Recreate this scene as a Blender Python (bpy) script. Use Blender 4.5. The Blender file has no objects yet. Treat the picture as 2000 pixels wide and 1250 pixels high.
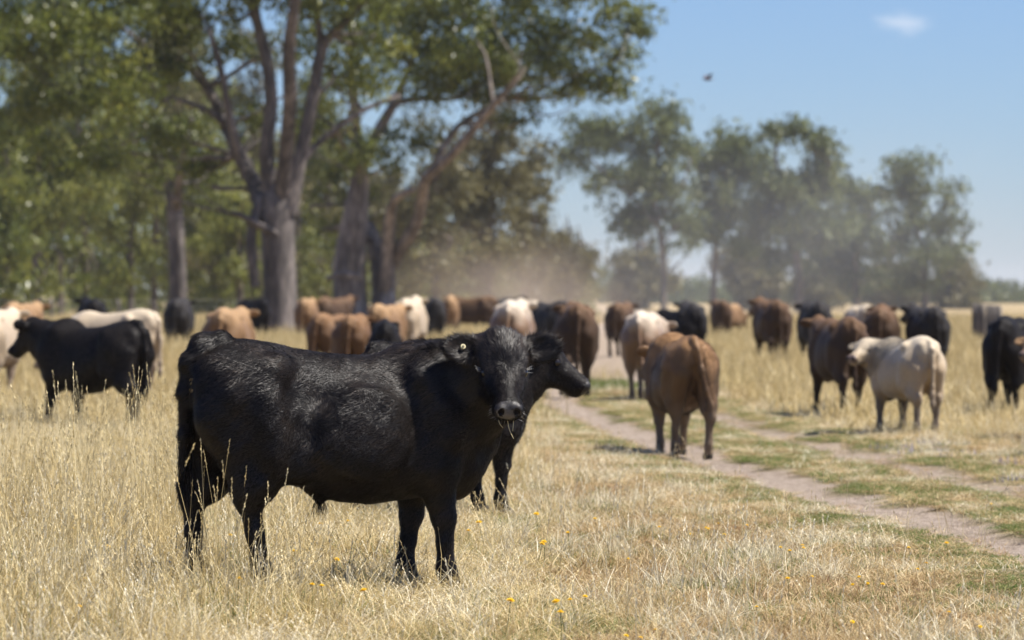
import bpy, math, random
import numpy as np
from mathutils import Vector, Matrix
R = math.radians
rng = np.random.default_rng(7)
random.seed(7)
sc = bpy.context.scene
col = sc.collection

# ------------------------------------------------------------------ camera, sky, sun, exposure
H = 1.41            # eye height in metres
FPX = 8333.0        # focal length in photograph pixels (150 mm on 36 mm, 2000 px wide)
HZ = 578.0          # horizon row in the photograph
cam_d = bpy.data.cameras.new('camera')
cam = bpy.data.objects.new('camera', cam_d); col.objects.link(cam)
cam_d.lens = 150; cam_d.sensor_width = 36
cam_d.clip_start = 0.5; cam_d.clip_end = 8000
cam.location = (0, 0, H)
cam.rotation_euler = (R(90) - math.atan((625 - HZ) / FPX), 0, 0)
cam_d.dof.use_dof = True
cam_d.dof.focus_distance = 20.15
cam_d.dof.aperture_fstop = 4.2
cam_d.dof.aperture_blades = 9
sc.camera = cam

SUN_EL, SUN_AZ = 60.0, 97.0       # azimuth clockwise from +Y (the view direction)
world = bpy.data.worlds.new('World'); sc.world = world; world.use_nodes = True
wn = world.node_tree.nodes; wl = world.node_tree.links; wn.clear()
sky = wn.new('ShaderNodeTexSky'); sky.sky_type = 'NISHITA'; sky.sun_disc = False
sky.sun_elevation = R(SUN_EL); sky.sun_rotation = R(SUN_AZ)
sky.air_density = 1.0; sky.dust_density = 0.25; sky.ozone_density = 4.0; sky.altitude = 300
tint = wn.new('ShaderNodeMix'); tint.data_type = 'RGBA'; tint.blend_type = 'MULTIPLY'; tint.inputs[0].default_value = 1
tint.inputs[7].default_value = (0.68, 0.83, 1.16, 1)
wl.new(sky.outputs[0], tint.inputs[6])
# one small white cloud, a fixed direction in the sky
geo = wn.new('ShaderNodeTexCoord')
cd = Vector((0.0918, 1.0, 0.0637)).normalized()
sub = wn.new('ShaderNodeVectorMath'); sub.operation = 'SUBTRACT'; sub.inputs[1].default_value = cd
wl.new(geo.outputs['Generated'], sub.inputs[0])
mul = wn.new('ShaderNodeVectorMath'); mul.operation = 'MULTIPLY'; mul.inputs[1].default_value = (1 / 0.0098, 1 / 0.0098, 1 / 0.0040)
wl.new(sub.outputs[0], mul.inputs[0])
nz = wn.new('ShaderNodeTexNoise'); nz.inputs['Scale'].default_value = 1.6; nz.inputs['Detail'].default_value = 5
wl.new(mul.outputs[0], nz.inputs['Vector'])
ln = wn.new('ShaderNodeVectorMath'); ln.operation = 'LENGTH'; wl.new(mul.outputs[0], ln.inputs[0])
ad = wn.new('ShaderNodeMath'); ad.operation = 'MULTIPLY_ADD'; ad.inputs[1].default_value = 1.3
wl.new(nz.outputs[0], ad.inputs[0]); wl.new(ln.outputs['Value'], ad.inputs[2])
mr = wn.new('ShaderNodeMapRange'); mr.interpolation_type = 'SMOOTHSTEP'
mr.inputs['From Min'].default_value = 1.55; mr.inputs['From Max'].default_value = 0.55
mr.inputs['To Max'].default_value = 0.42
wl.new(ad.outputs[0], mr.inputs['Value'])
cm = wn.new('ShaderNodeMix'); cm.data_type = 'RGBA'
cm.inputs[7].default_value = (9.2, 9.4, 10.0, 1)
wl.new(mr.outputs[0], cm.inputs[0]); wl.new(tint.outputs[2], cm.inputs[6])
bg = wn.new('ShaderNodeBackground'); bg.inputs['Strength'].default_value = 0.060
wl.new(cm.outputs[2], bg.inputs[0])
wo = wn.new('ShaderNodeOutputWorld'); wl.new(bg.outputs[0], wo.inputs[0])

sun_d = bpy.data.lights.new('sun', 'SUN'); sun_d.energy = 5.0; sun_d.angle = R(0.5); sun_d.color = (1, 0.95, 0.87)
sun = bpy.data.objects.new('sun', sun_d); col.objects.link(sun)
sdir = Vector((math.cos(R(SUN_EL)) * math.sin(R(SUN_AZ)), math.cos(R(SUN_EL)) * math.cos(R(SUN_AZ)), math.sin(R(SUN_EL))))
sun.rotation_euler = sdir.to_track_quat('Z', 'Y').to_euler(); sun.location = (20, 0, 40)

sc.view_settings.view_transform = 'Standard'; sc.view_settings.look = 'None'
sc.view_settings.exposure = 0.86; sc.view_settings.gamma = 1; sc.view_settings.use_curve_mapping = False
cy = sc.cycles
cy.use_denoising = True; cy.max_bounces = 6; cy.diffuse_bounces = 3; cy.glossy_bounces = 2
cy.transmission_bounces = 4; cy.volume_bounces = 1; cy.transparent_max_bounces = 8
cy.volume_step_rate = 4.0; cy.volume_max_steps = 64

# ------------------------------------------------------------------ helpers
def gp(px, py):                     # photograph pixel on the flat ground -> (x, y)
    d = H * FPX / (py - HZ)
    return ((px - 1000) / FPX * d, d)
def gx(px, d): return (px - 1000) / FPX * d
def gz(py, d): return H + (HZ - py) / FPX * d

def tag(o, label=None, cat=None, group=None, kind=None):
    if label: o['label'] = label
    if cat: o['category'] = cat
    if group: o['group'] = group
    if kind: o['kind'] = kind
    return o
def link(o, parent=None):
    col.objects.link(o)
    if parent: o.parent = parent
    return o
def empty(name, loc=(0, 0, 0), rz=0, s=1):
    o = bpy.data.objects.new(name, None); o.empty_display_size = 0.2
    o.location = loc; o.rotation_euler = (0, 0, rz); o.scale = (s, s, s)
    return link(o)
def mesh_np(name, V, F, mats=(), midx=None, smooth=True, attrs=None):
    """V (n,3), F (m,k) arrays -> mesh"""
    V = np.asarray(V, np.float32); F = np.asarray(F, np.int32)
    me = bpy.data.meshes.new(name)
    m, k = F.shape
    me.vertices.add(len(V)); me.vertices.foreach_set('co', V.ravel())
    me.loops.add(m * k); me.loops.foreach_set('vertex_index', F.ravel())
    me.polygons.add(m)
    me.polygons.foreach_set('loop_start', np.arange(0, m * k, k, dtype=np.int32))
    try: me.polygons.foreach_set('loop_total', np.full(m, k, np.int32))
    except Exception: pass
    for mt in mats: me.materials.append(mt)
    if midx is not None: me.polygons.foreach_set('material_index', np.asarray(midx, np.int32))
    me.polygons.foreach_set('use_smooth', np.full(m, smooth))
    if attrs:
        for an, av in attrs.items():
            a = me.attributes.new(an, 'FLOAT', 'POINT'); a.data.foreach_set('value', np.asarray(av, np.float32))
    me.update(calc_edges=True)
    return me
def ob(name, me, parent=None):
    return link(bpy.data.objects.new(name, me), parent)
def vnoise(P, s=1.0, seed=0):
    """cheap smooth noise from sines, about -1..1"""
    r = np.random.default_rng(seed); o = 0
    for k in range(5):
        d = r.normal(size=3); d /= np.linalg.norm(d)
        f = s * (0.7 + 0.5 * k)
        o = o + np.sin(P @ d * f * 2.6 + r.uniform(0, 6.3)) * np.sin(P @ np.roll(d, 1) * f * 1.9 + r.uniform(0, 6.3))
    return o / 2.2
def unit(v): return v / np.maximum(np.linalg.norm(v, axis=-1, keepdims=True), 1e-9)

# ------------------------------------------------------------------ materials
def new_mat(name):
    m = bpy.data.materials.new(name); m.use_nodes = True
    nt = m.node_tree; b = nt.nodes['Principled BSDF']
    return m, nt, b
def noise_node(nt, scale, detail=4, coord='Object', stretch=None, rough=0.6):
    tc = nt.nodes.new('ShaderNodeTexCoord'); n = nt.nodes.new('ShaderNodeTexNoise')
    n.inputs['Scale'].default_value = scale; n.inputs['Detail'].default_value = detail; n.inputs['Roughness'].default_value = rough
    src = tc.outputs[coord]
    if stretch:
        mp = nt.nodes.new('ShaderNodeMapping'); mp.inputs['Scale'].default_value = stretch
        nt.links.new(src, mp.inputs[0]); src = mp.outputs[0]
    nt.links.new(src, n.inputs['Vector'])
    return n
def ramp(nt, src, stops):
    r = nt.nodes.new('ShaderNodeValToRGB'); e = r.color_ramp.elements
    e[0].position, e[0].color = stops[0][0], (*stops[0][1], 1)
    e[1].position, e[1].color = stops[-1][0], (*stops[-1][1], 1)
    for p, c in stops[1:-1]:
        x = e.new(p); x.color = (*c, 1)
    nt.links.new(src, r.inputs[0]); return r
def mixc(nt, fac, a, b, mode='MIX'):
    m = nt.nodes.new('ShaderNodeMix'); m.data_type = 'RGBA'; m.blend_type = mode
    for i, v in ((0, fac), (6, a), (7, b)):
        if hasattr(v, 'default_value') or hasattr(v, 'is_linked'): nt.links.new(v, m.inputs[i])
        elif i == 0: m.inputs[0].default_value = v
        else: m.inputs[i].default_value = (*v, 1)
    return m.outputs[2]
def bump(nt, b, src, strength, dist):
    n = nt.nodes.new('ShaderNodeBump'); n.inputs['Strength'].default_value = strength; n.inputs['Distance'].default_value = dist
    nt.links.new(src, n.inputs['Height']); nt.links.new(n.outputs[0], b.inputs['Normal'])

def leaf_mat(name, c1, c2, c3, transl=0.35, rand_scale=1.0, spec=0.3, rough=0.45):
    """thin leaf: per-leaf tone from the 'tone' attribute, some light through the blade"""
    m, nt, b = new_mat(name)
    at = nt.nodes.new('ShaderNodeAttribute'); at.attribute_name = 'tone'
    oi = nt.nodes.new('ShaderNodeObjectInfo')
    a = nt.nodes.new('ShaderNodeMath'); a.operation = 'MULTIPLY_ADD'; a.inputs[1].default_value = 0.35 * rand_scale
    s = nt.nodes.new('ShaderNodeMath'); s.operation = 'SUBTRACT'; s.inputs[1].default_value = 0.5
    nt.links.new(oi.outputs['Random'], s.inputs[0]); nt.links.new(s.outputs[0], a.inputs[0]); nt.links.new(at.outputs['Fac'], a.inputs[2])
    r = ramp(nt, a.outputs[0], [(0.05, c1), (0.5, c2), (0.95, c3)])
    nt.links.new(r.outputs[0], b.inputs['Base Color'])
    b.inputs['Roughness'].default_value = rough; b.inputs['Specular IOR Level'].default_value = spec
    t = nt.nodes.new('ShaderNodeBsdfTranslucent'); nt.links.new(r.outputs[0], t.inputs[0])
    mx = nt.nodes.new('ShaderNodeMixShader'); mx.inputs[0].default_value = transl
    nt.links.new(b.outputs[0], mx.inputs[1]); nt.links.new(t.outputs[0], mx.inputs[2])
    out = nt.nodes['Material Output']; nt.links.new(mx.outputs[0], out.inputs[0])
    return m
M = {}
M['dry'] = leaf_mat('dry_grass', (0.30, 0.22, 0.08), (0.62, 0.475, 0.215), (0.82, 0.70, 0.41), 0.32)
M['tuft'] = leaf_mat('tuft_grass', (0.30, 0.19, 0.08), (0.56, 0.41, 0.20), (0.74, 0.61, 0.36), 0.32)
M['green'] = leaf_mat('green_grass', (0.08, 0.13, 0.025), (0.15, 0.205, 0.045), (0.36, 0.33, 0.12), 0.4)
M['rust'] = leaf_mat('rusty_grass', (0.20, 0.115, 0.05), (0.40, 0.26, 0.125), (0.58, 0.43, 0.24), 0.3)
M['wisp'] = leaf_mat('bleached_grass', (0.42, 0.35, 0.20), (0.72, 0.63, 0.42), (0.86, 0.79, 0.60), 0.3)
M['leaf_a'] = leaf_mat('gum_leaf', (0.045, 0.062, 0.014), (0.15, 0.175, 0.033), (0.33, 0.33, 0.07), 0.5, 0.2, 0.5, 0.35)
M['leaf_b'] = leaf_mat('olive_leaf', (0.08, 0.095, 0.025), (0.20, 0.215, 0.05), (0.34, 0.33, 0.09), 0.5, 0.5)
M['leaf_c'] = leaf_mat('dusty_leaf', (0.08, 0.075, 0.035), (0.16, 0.145, 0.06), (0.24, 0.21, 0.09), 0.4, 0.4)
M['leaf_d'] = leaf_mat('far_leaf', (0.06, 0.08, 0.035), (0.135, 0.16, 0.055), (0.22, 0.24, 0.085), 0.45, 0.3)
M['petal'] = leaf_mat('petal', (0.80, 0.52, 0.01), (0.88, 0.66, 0.02), (0.92, 0.72, 0.04), 0.3)
M['lilac'] = leaf_mat('lilac_petal', (0.30, 0.26, 0.34), (0.38, 0.33, 0.40), (0.46, 0.41, 0.46), 0.3)

def bark_mat(name, dark, mid, light, zs=0.25):
    m, nt, b = new_mat(name)
    n1 = noise_node(nt, 7, 6, stretch=(1, 1, zs)); n2 = noise_node(nt, 1.3, 4, stretch=(1, 1, 0.35))
    r1 = ramp(nt, n1.outputs[0], [(0.3, dark), (0.52, mid), (0.75, light)])
    r2 = ramp(nt, n2.outputs[0], [(0.42, (0.55, 0.52, 0.5)), (0.62, (1.25, 1.2, 1.15))])
    c = mixc(nt, 1.0, r1.outputs[0], r2.outputs[0], 'MULTIPLY')
    nt.links.new(c, b.inputs['Base Color']); b.inputs['Roughness'].default_value = 0.85
    bump(nt, b, n1.outputs[0], 0.8, 0.04)
    return m
M['bark'] = bark_mat('gum_bark', (0.065, 0.056, 0.053), (0.135, 0.118, 0.11), (0.29, 0.255, 0.23))
M['limb'] = bark_mat('gum_limb', (0.11, 0.092, 0.08), (0.22, 0.188, 0.162), (0.48, 0.42, 0.36))
M['bark_far'] = bark_mat('far_bark', (0.10, 0.085, 0.07), (0.17, 0.14, 0.11), (0.27, 0.23, 0.19))
M['wood'] = bark_mat('post_wood', (0.10, 0.09, 0.08), (0.18, 0.16, 0.14), (0.28, 0.25, 0.22))
m, nt, b = new_mat('wire'); b.inputs['Base Color'].default_value = (0.25, 0.25, 0.25, 1); b.inputs['Metallic'].default_value = 0.6; b.inputs['Roughness'].default_value = 0.5; M['wire'] = m

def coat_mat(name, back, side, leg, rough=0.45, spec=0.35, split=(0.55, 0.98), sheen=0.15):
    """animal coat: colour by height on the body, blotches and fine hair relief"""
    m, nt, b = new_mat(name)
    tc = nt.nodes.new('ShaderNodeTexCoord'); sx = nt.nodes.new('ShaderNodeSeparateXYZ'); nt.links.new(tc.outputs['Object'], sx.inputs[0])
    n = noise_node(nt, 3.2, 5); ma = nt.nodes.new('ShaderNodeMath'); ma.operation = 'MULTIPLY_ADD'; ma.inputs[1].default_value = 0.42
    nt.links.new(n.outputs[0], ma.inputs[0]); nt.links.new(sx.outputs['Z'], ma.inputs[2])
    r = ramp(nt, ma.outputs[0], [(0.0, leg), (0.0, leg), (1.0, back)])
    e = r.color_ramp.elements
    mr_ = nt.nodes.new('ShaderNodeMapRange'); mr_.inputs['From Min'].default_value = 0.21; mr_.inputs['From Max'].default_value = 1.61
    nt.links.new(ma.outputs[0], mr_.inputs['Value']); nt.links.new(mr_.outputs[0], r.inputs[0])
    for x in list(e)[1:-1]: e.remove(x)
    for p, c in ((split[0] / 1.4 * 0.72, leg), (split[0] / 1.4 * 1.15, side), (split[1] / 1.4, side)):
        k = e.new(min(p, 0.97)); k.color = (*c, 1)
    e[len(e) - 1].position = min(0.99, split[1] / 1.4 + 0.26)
    n2 = noise_node(nt, 90, 3, stretch=(0.3, 1, 0.6))
    c = mixc(nt, 0.35, r.outputs[0], ramp(nt, n2.outputs[0], [(0.3, (0.45, 0.45, 0.45)), (0.7, (1.25, 1.2, 1.15))]).outputs[0], 'MULTIPLY')
    nt.links.new(c, b.inputs['Base Color'])
    b.inputs['Roughness'].default_value = rough; b.inputs['Specular IOR Level'].default_value = spec
    b.inputs['Sheen Weight'].default_value = sheen; b.inputs['Sheen Roughness'].default_value = 0.4
    bump(nt, b, n2.outputs[0], 0.35, 0.01)
    return m
BLK = (0.010, 0.008, 0.0075)
M['black'] = coat_mat('black_coat', (0.012, 0.011, 0.011), BLK, (0.009, 0.008, 0.008), 0.6, 0.10, sheen=0.0)
M['charcoal'] = coat_mat('charcoal_coat', (0.04, 0.036, 0.034), (0.024, 0.021, 0.02), (0.016, 0.014, 0.013), 0.65, 0.12, sheen=0.02)
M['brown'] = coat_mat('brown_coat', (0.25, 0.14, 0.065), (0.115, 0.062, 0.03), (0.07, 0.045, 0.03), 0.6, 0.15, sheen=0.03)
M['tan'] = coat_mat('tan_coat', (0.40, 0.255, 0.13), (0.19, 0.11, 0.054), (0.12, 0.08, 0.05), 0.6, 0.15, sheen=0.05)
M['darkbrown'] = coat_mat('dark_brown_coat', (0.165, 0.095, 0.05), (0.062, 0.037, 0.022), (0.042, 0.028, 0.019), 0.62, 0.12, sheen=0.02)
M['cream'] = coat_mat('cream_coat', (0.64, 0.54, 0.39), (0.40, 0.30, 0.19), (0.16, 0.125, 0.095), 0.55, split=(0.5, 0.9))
M['sunlit_back'] = coat_mat('sunlit_back_coat', (0.62, 0.53, 0.41), (0.19, 0.11, 0.06), (0.15, 0.11, 0.08), 0.55, split=(0.5, 0.92))  # brown coat; sun highlight along the back painted in as cream
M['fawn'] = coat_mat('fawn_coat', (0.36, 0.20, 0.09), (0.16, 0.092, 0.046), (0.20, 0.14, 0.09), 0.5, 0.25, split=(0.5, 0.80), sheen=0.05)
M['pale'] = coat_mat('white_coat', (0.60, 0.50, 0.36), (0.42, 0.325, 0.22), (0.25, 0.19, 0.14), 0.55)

def plain(name, c, rough=0.5, spec=0.5, noise=None):
    m, nt, b = new_mat(name); b.inputs['Base Color'].default_value = (*c, 1); b.inputs['Roughness'].default_value = rough
    b.inputs['Specular IOR Level'].default_value = spec
    if noise:
        n = noise_node(nt, noise, 4); nt.links.new(mixc(nt, n.outputs[0], [x * 0.6 for x in c], [min(1, x * 1.4) for x in c]), b.inputs['Base Color'])
        bump(nt, b, n.outputs[0], 0.3, 0.004)
    return m
M['hoof'] = plain('hoof', (0.03, 0.026, 0.022), 0.6, 0.3, 30)
M['nose'] = plain('nose_leather', (0.085, 0.078, 0.078), 0.4, 0.5, 160)
M['nostril'] = plain('nostril', (0.008, 0.006, 0.006), 0.6, 0.2)
M['darknose'] = plain('dark_nose', (0.03, 0.027, 0.026), 0.5, 0.3, 60)
M['pinknose'] = plain('pale_nose', (0.16, 0.11, 0.09), 0.45, 0.5, 60)
M['eye'] = plain('eye', (0.012, 0.008, 0.006), 0.08, 0.6)
M['lash'] = plain('pale_lash', (0.5, 0.48, 0.45), 0.5, 0.4)
M['tagm'] = plain('ear_tag', (0.62, 0.55, 0.32), 0.4, 0.5, 20)
M['tagd'] = plain('tag_stud', (0.30, 0.26, 0.16), 0.4, 0.5)
M['straw'] = plain('straw', (0.75, 0.64, 0.36), 0.6, 0.3)
M['dung'] = plain('dung', (0.30, 0.19, 0.05), 0.5, 0.4, 60)
m, nt, b = new_mat('black_fur')
at = nt.nodes.new('ShaderNodeAttribute'); at.attribute_name = 'tone'
r = ramp(nt, at.outputs['Fac'], [(0.0, (0.007, 0.005, 0.0045)), (0.6, (0.018, 0.0135, 0.0115)), (1.0, (0.048, 0.033, 0.024))])
nt.links.new(r.outputs[0], b.inputs['Base Color']); b.inputs['Roughness'].default_value = 0.50; b.inputs['Specular IOR Level'].default_value = 0.34
M['fur'] = m
def fur_normals(m):
    nt = m.node_tree; b = nt.nodes['Principled BSDF']
    a = nt.nodes.new('ShaderNodeAttribute'); a.attribute_name = 'nrm'
    v = nt.nodes.new('ShaderNodeVectorTransform'); v.vector_type = 'NORMAL'; v.convert_from = 'OBJECT'; v.convert_to = 'WORLD'
    nt.links.new(a.outputs['Vector'], v.inputs[0]); nt.links.new(v.outputs[0], b.inputs['Normal'])
    return m
fur_normals(M['fur'])
for k_ in ('fawn', 'cream', 'darkbrown', 'sunlit_back'): M[k_ + '_fur'] = fur_normals(M[k_].copy())
def set_nrm(me, N, T, rg, jit=.15, per=5):
    n = unit(N + rg.normal(0, jit, N.shape) - T * .15)
    a = me.attributes.new('nrm', 'FLOAT_VECTOR', 'POINT'); a.data.foreach_set('vector', np.repeat(n, per, 0).astype(np.float32).ravel())
    return me

# ------------------------------------------------------------------ the ground
RUT = np.array([(10, 4.1), (20, 3.25), (24.4, 2.9), (27.2, 2.58), (30.8, 2.2), (36.5, 1.72), (43.2, 1.28), (55.4, 0.68), (75, 0.75), (105, 1.5), (190, 4.0), (400, 10.0)])
def rut_x(d): return np.interp(d, RUT[:, 0], RUT[:, 1])
GAUGE = 1.45
def sstep(a, b, x):
    t = np.clip((x - a) / (b - a), 0, 1); return t * t * (3 - 2 * t)
def fields(X, Y):
    P = np.stack([X, Y, 0 * X], -1)
    n1 = vnoise(P, 1.1, 1); n2 = vnoise(P, 0.35, 2); n3 = vnoise(P, 3.2, 3)
    rx = rut_x(Y) + 0.08 * n1
    a = np.abs(X - rx); bb = np.abs(X - rx - GAUGE - 0.1 * n2)
    w = 0.31 + 0.09 * n1 + 0.09 * n3 + 0.05 * vnoise(P, 7.0, 8)
    t1 = 1 - sstep(w - 0.07, w + 0.1, a)
    t2 = (1 - sstep(w - 0.12, w + 0.06, bb)) * sstep(-0.9, -.2, n1 + 0.35)
    near = np.minimum(a, bb)
    track = np.clip(np.maximum(t1, t2 * sstep(-1.4, -.6, n3 + .4 * vnoise(P, 6.0, 12)) * 0.95), 0, 1)
    track = np.maximum(track, (1 - sstep(0.9, 1.6, np.abs(X - rx - 0.7) + 0.3 * n1)) * sstep(62, 95, Y) * 0.8)
    green = (1 - sstep(0.25, 1.0, near - 0.2 + 0.35 * n1)) * (1 - track) * (1 - sstep(58, 85, Y))
    right = sstep(rx + 1.6, rx + 2.2, X) * (1 - sstep(36, 42, Y)) * sstep(-0.6, 0.4, n1 + n3 * 0.5)
    green = np.maximum(green * 0.95, right * 0.75)
    green = np.maximum(green, 0.55 * sstep(0.35, 0.9, n1 * 0.7 + n3 * 0.4) * (1 - sstep(45, 60, Y)))
    # long dry grass left of this line
    edge = np.interp(Y, [15, 18, 20, 22, 26, 30, 45, 60, 80], [0.35, 0.4, 0.28, 0.2, 0.05, 0.05, -0.15, 0.2, 0.8]) + 0.22 * n1
    tall = 1 - sstep(edge - 0.25, edge + 0.25, X)
    tall = np.maximum(tall, sstep(rx + GAUGE + 0.7, rx + GAUGE + 1.5, X) * sstep(38, 46, Y))
    tall = np.maximum(tall, sstep(70, 90, Y) * (1 - track))
    return track, green, tall, n1, n2, n3

def verge(X, Y):       # grass is grazed and trodden short along the ruts
    rx = rut_x(Y); d = np.maximum(rx - X, X - rx - GAUGE); d = np.where(d < 0, np.minimum(np.abs(X - rx), np.abs(X - rx - GAUGE)) * .7, d)
    v = np.interp(d, [0, .5, 1.2, 2.2], [.14, .30, .55, 1.0]); return np.where(Y > 60, 1.0, v)
def ground():
    xs = np.concatenate([-np.geomspace(3000, 12, 26)[:-1], np.arange(-12, 12.01, 0.15), np.geomspace(12, 3000, 26)[1:]])
    ys = np.concatenate([np.linspace(-600, 8, 14)[:-1], np.arange(8, 62, 0.15), np.geomspace(62, 250, 130), np.geomspace(255, 6000, 30)])
    X, Y = np.meshgrid(xs, ys, indexing='xy')
    tr, gr, ta, n1, n2, n3 = fields(X.ravel(), Y.ravel())
    near = (np.abs(X.ravel()) < 12) & (Y.ravel() > 8) & (Y.ravel() < 120)
    Z = np.where(near, -0.04 * tr + 0.018 * tr * vnoise(np.stack([X.ravel(), Y.ravel(), 0 * X.ravel()], -1), 9.0, 15) + 0.012 * n3 + 0.01 * n1, 0)
    V = np.stack([X.ravel(), Y.ravel(), Z], -1)
    nx, ny = len(xs), len(ys)
    i = np.arange(nx - 1)[None, :] + (np.arange(ny - 1) * nx)[:, None]
    F = np.stack([i, i + 1, i + 1 + nx, i + nx], -1).reshape(-1, 4)
    m, nt, b = new_mat('ground')
    def attr(n):
        a = nt.nodes.new('ShaderNodeAttribute'); a.attribute_name = n; return a.outputs['Fac']
    nA = noise_node(nt, 0.9, 8, rough=0.7); nB = noise_node(nt, 14, 6, rough=0.75); nC = noise_node(nt, 70, 3)
    soil = ramp(nt, nB.outputs[0], [(0.3, (0.11, 0.075, 0.04)), (0.5, (0.26, 0.19, 0.10)), (0.75, (0.46, 0.37, 0.21))])
    straw = ramp(nt, nA.outputs[0], [(0.35, (0.40, 0.29, 0.15)), (0.65, (0.56, 0.44, 0.25))])
    base = mixc(nt, 0.5, soil.outputs[0], straw.outputs[0])
    grn = ramp(nt, nB.outputs[0], [(0.3, (0.10, 0.12, 0.035)), (0.7, (0.24, 0.21, 0.09))])
    base = mixc(nt, attr('green'), base, grn.outputs[0])
    sand = ramp(nt, nB.outputs[0], [(0.28, (0.25, 0.19, 0.14)), (0.5, (0.46, 0.365, 0.285)), (0.72, (0.60, 0.49, 0.40))])
    base = mixc(nt, attr('track'), base, sand.outputs[0])
    nt.links.new(base, b.inputs['Base Color']); b.inputs['Roughness'].default_value = 0.95; b.inputs['Specular IOR Level'].default_value = 0.1
    mxn = nt.nodes.new('ShaderNodeMath'); mxn.operation = 'ADD'; nt.links.new(nB.outputs[0], mxn.inputs[0]); nt.links.new(nC.outputs[0], mxn.inputs[1])
    bump(nt, b, mxn.outputs[0], 1.0, 0.05)
    o = ob('ground', mesh_np('ground', V, F, [m], attrs={'track': tr, 'green': gr}))
    tag(o, kind='structure')
ground()

# ------------------------------------------------------------------ tubes, trees
def catmull(P, R_, step):
    P = np.asarray(P, float); R_ = np.asarray(R_, float)
    Q = np.vstack([2 * P[0] - P[1], P, 2 * P[-1] - P[-2]]); out = []; rad = []
    for i in range(len(P) - 1):
        p0, p1, p2, p3 = Q[i:i + 4]; n = max(2, int(np.linalg.norm(p2 - p1) / step))
        t = np.linspace(0, 1, n, endpoint=False)[:, None]
        out.append(0.5 * (2 * p1 + (p2 - p0) * t + (2 * p0 - 5 * p1 + 4 * p2 - p3) * t ** 2 + (3 * p1 - p0 - 3 * p2 + p3) * t ** 3))
        rad.append(R_[i] + (R_[i + 1] - R_[i]) * t[:, 0])
    out.append(P[-1:]); rad.append(R_[-1:])
    return np.vstack(out), np.concatenate(rad)
def tube(P, R_, seg=10, step=0.4, rough=0.06, seed=0):
    C, r = catmull(P, R_, step)
    T = unit(np.gradient(C, axis=0)); ref = np.array([0.31, 0.9, 0.2])
    A = unit(np.cross(T, ref)); B = np.cross(T, A)
    th = np.linspace(0, 2 * np.pi, seg, endpoint=False)
    rr = r[:, None] * (1 + rough * np.sin(3 * th[None, :] + 0.7 * np.arange(len(C))[:, None] * 0.3 + seed) + rough * 0.8 * np.sin(5 * th[None, :] + seed * 2))
    V = C[:, None, :] + rr[..., None] * (np.cos(th)[None, :, None] * A[:, None, :] + np.sin(th)[None, :, None] * B[:, None, :])
    n = len(C); i = np.arange(n - 1)[:, None] * seg; j = np.arange(seg)[None, :]; j2 = (j + 1) % seg
    F = np.stack([i + j, i + j2, i + seg + j2, i + seg + j], -1).reshape(-1, 4)
    V = np.vstack([V.reshape(-1, 3), C[-1:], C[:1]])
    e = (n - 1) * seg; k = np.arange(seg); k2 = (k + 1) % seg
    F = np.vstack([F, np.stack([e + k, e + k2, np.full(seg, n * seg), np.full(seg, n * seg)], -1)])
    return V, F
def merge(parts):
    Vs, Fs, o = [], [], 0
    for V, F in parts:
        Vs.append(V); Fs.append(F + o); o += len(V)
    return np.vstack(Vs), np.vstack(Fs)
def leaves(centres, csize, per, ll, lw, rg, droop=0.7, tone0=None):
    """leaf blades in loose drooping clumps -> V, F(quad), tone"""
    n = len(centres); N = n * per
    C = np.repeat(centres, per, 0) + rg.normal(size=(N, 3)) * np.repeat(csize, per)[:, None] * np.array([1, 1, 0.75])
    d = rg.normal(size=(N, 3)); d[:, 2] -= droop * 2; d = unit(d)
    s = unit(np.cross(d, rg.normal(size=(N, 3))))
    L = ll * rg.uniform(0.6, 1.35, N)[:, None]; W = lw * rg.uniform(0.6, 1.35, N)[:, None]
    V = np.stack([C, C + d * L * 0.45 + s * W, C + d * L, C + d * L * 0.45 - s * W], 1).reshape(-1, 3)
    F = np.arange(N * 4).reshape(-1, 4)
    tone = np.repeat(np.repeat(rg.normal(0.45, 0.16, n) if tone0 is None else tone0, per) + rg.normal(0, 0.15, N), 4)
    return V, F, np.clip(tone, 0, 1)
def blob_points(blobs, dens, rg, shell=0.55):
    """clump centres spread through ellipsoids, thinner in the middle, with holes"""
    out = []
    for (c, r) in blobs:
        n = max(6, int(dens * r[0] * r[1] * r[2] ** 0.5))
        u = unit(rg.normal(size=(n, 3))) * (rg.uniform(0, 1, n) ** shell)[:, None]
        out.append(np.asarray(c) + u * np.asarray(r))
    return np.vstack(out)

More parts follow.
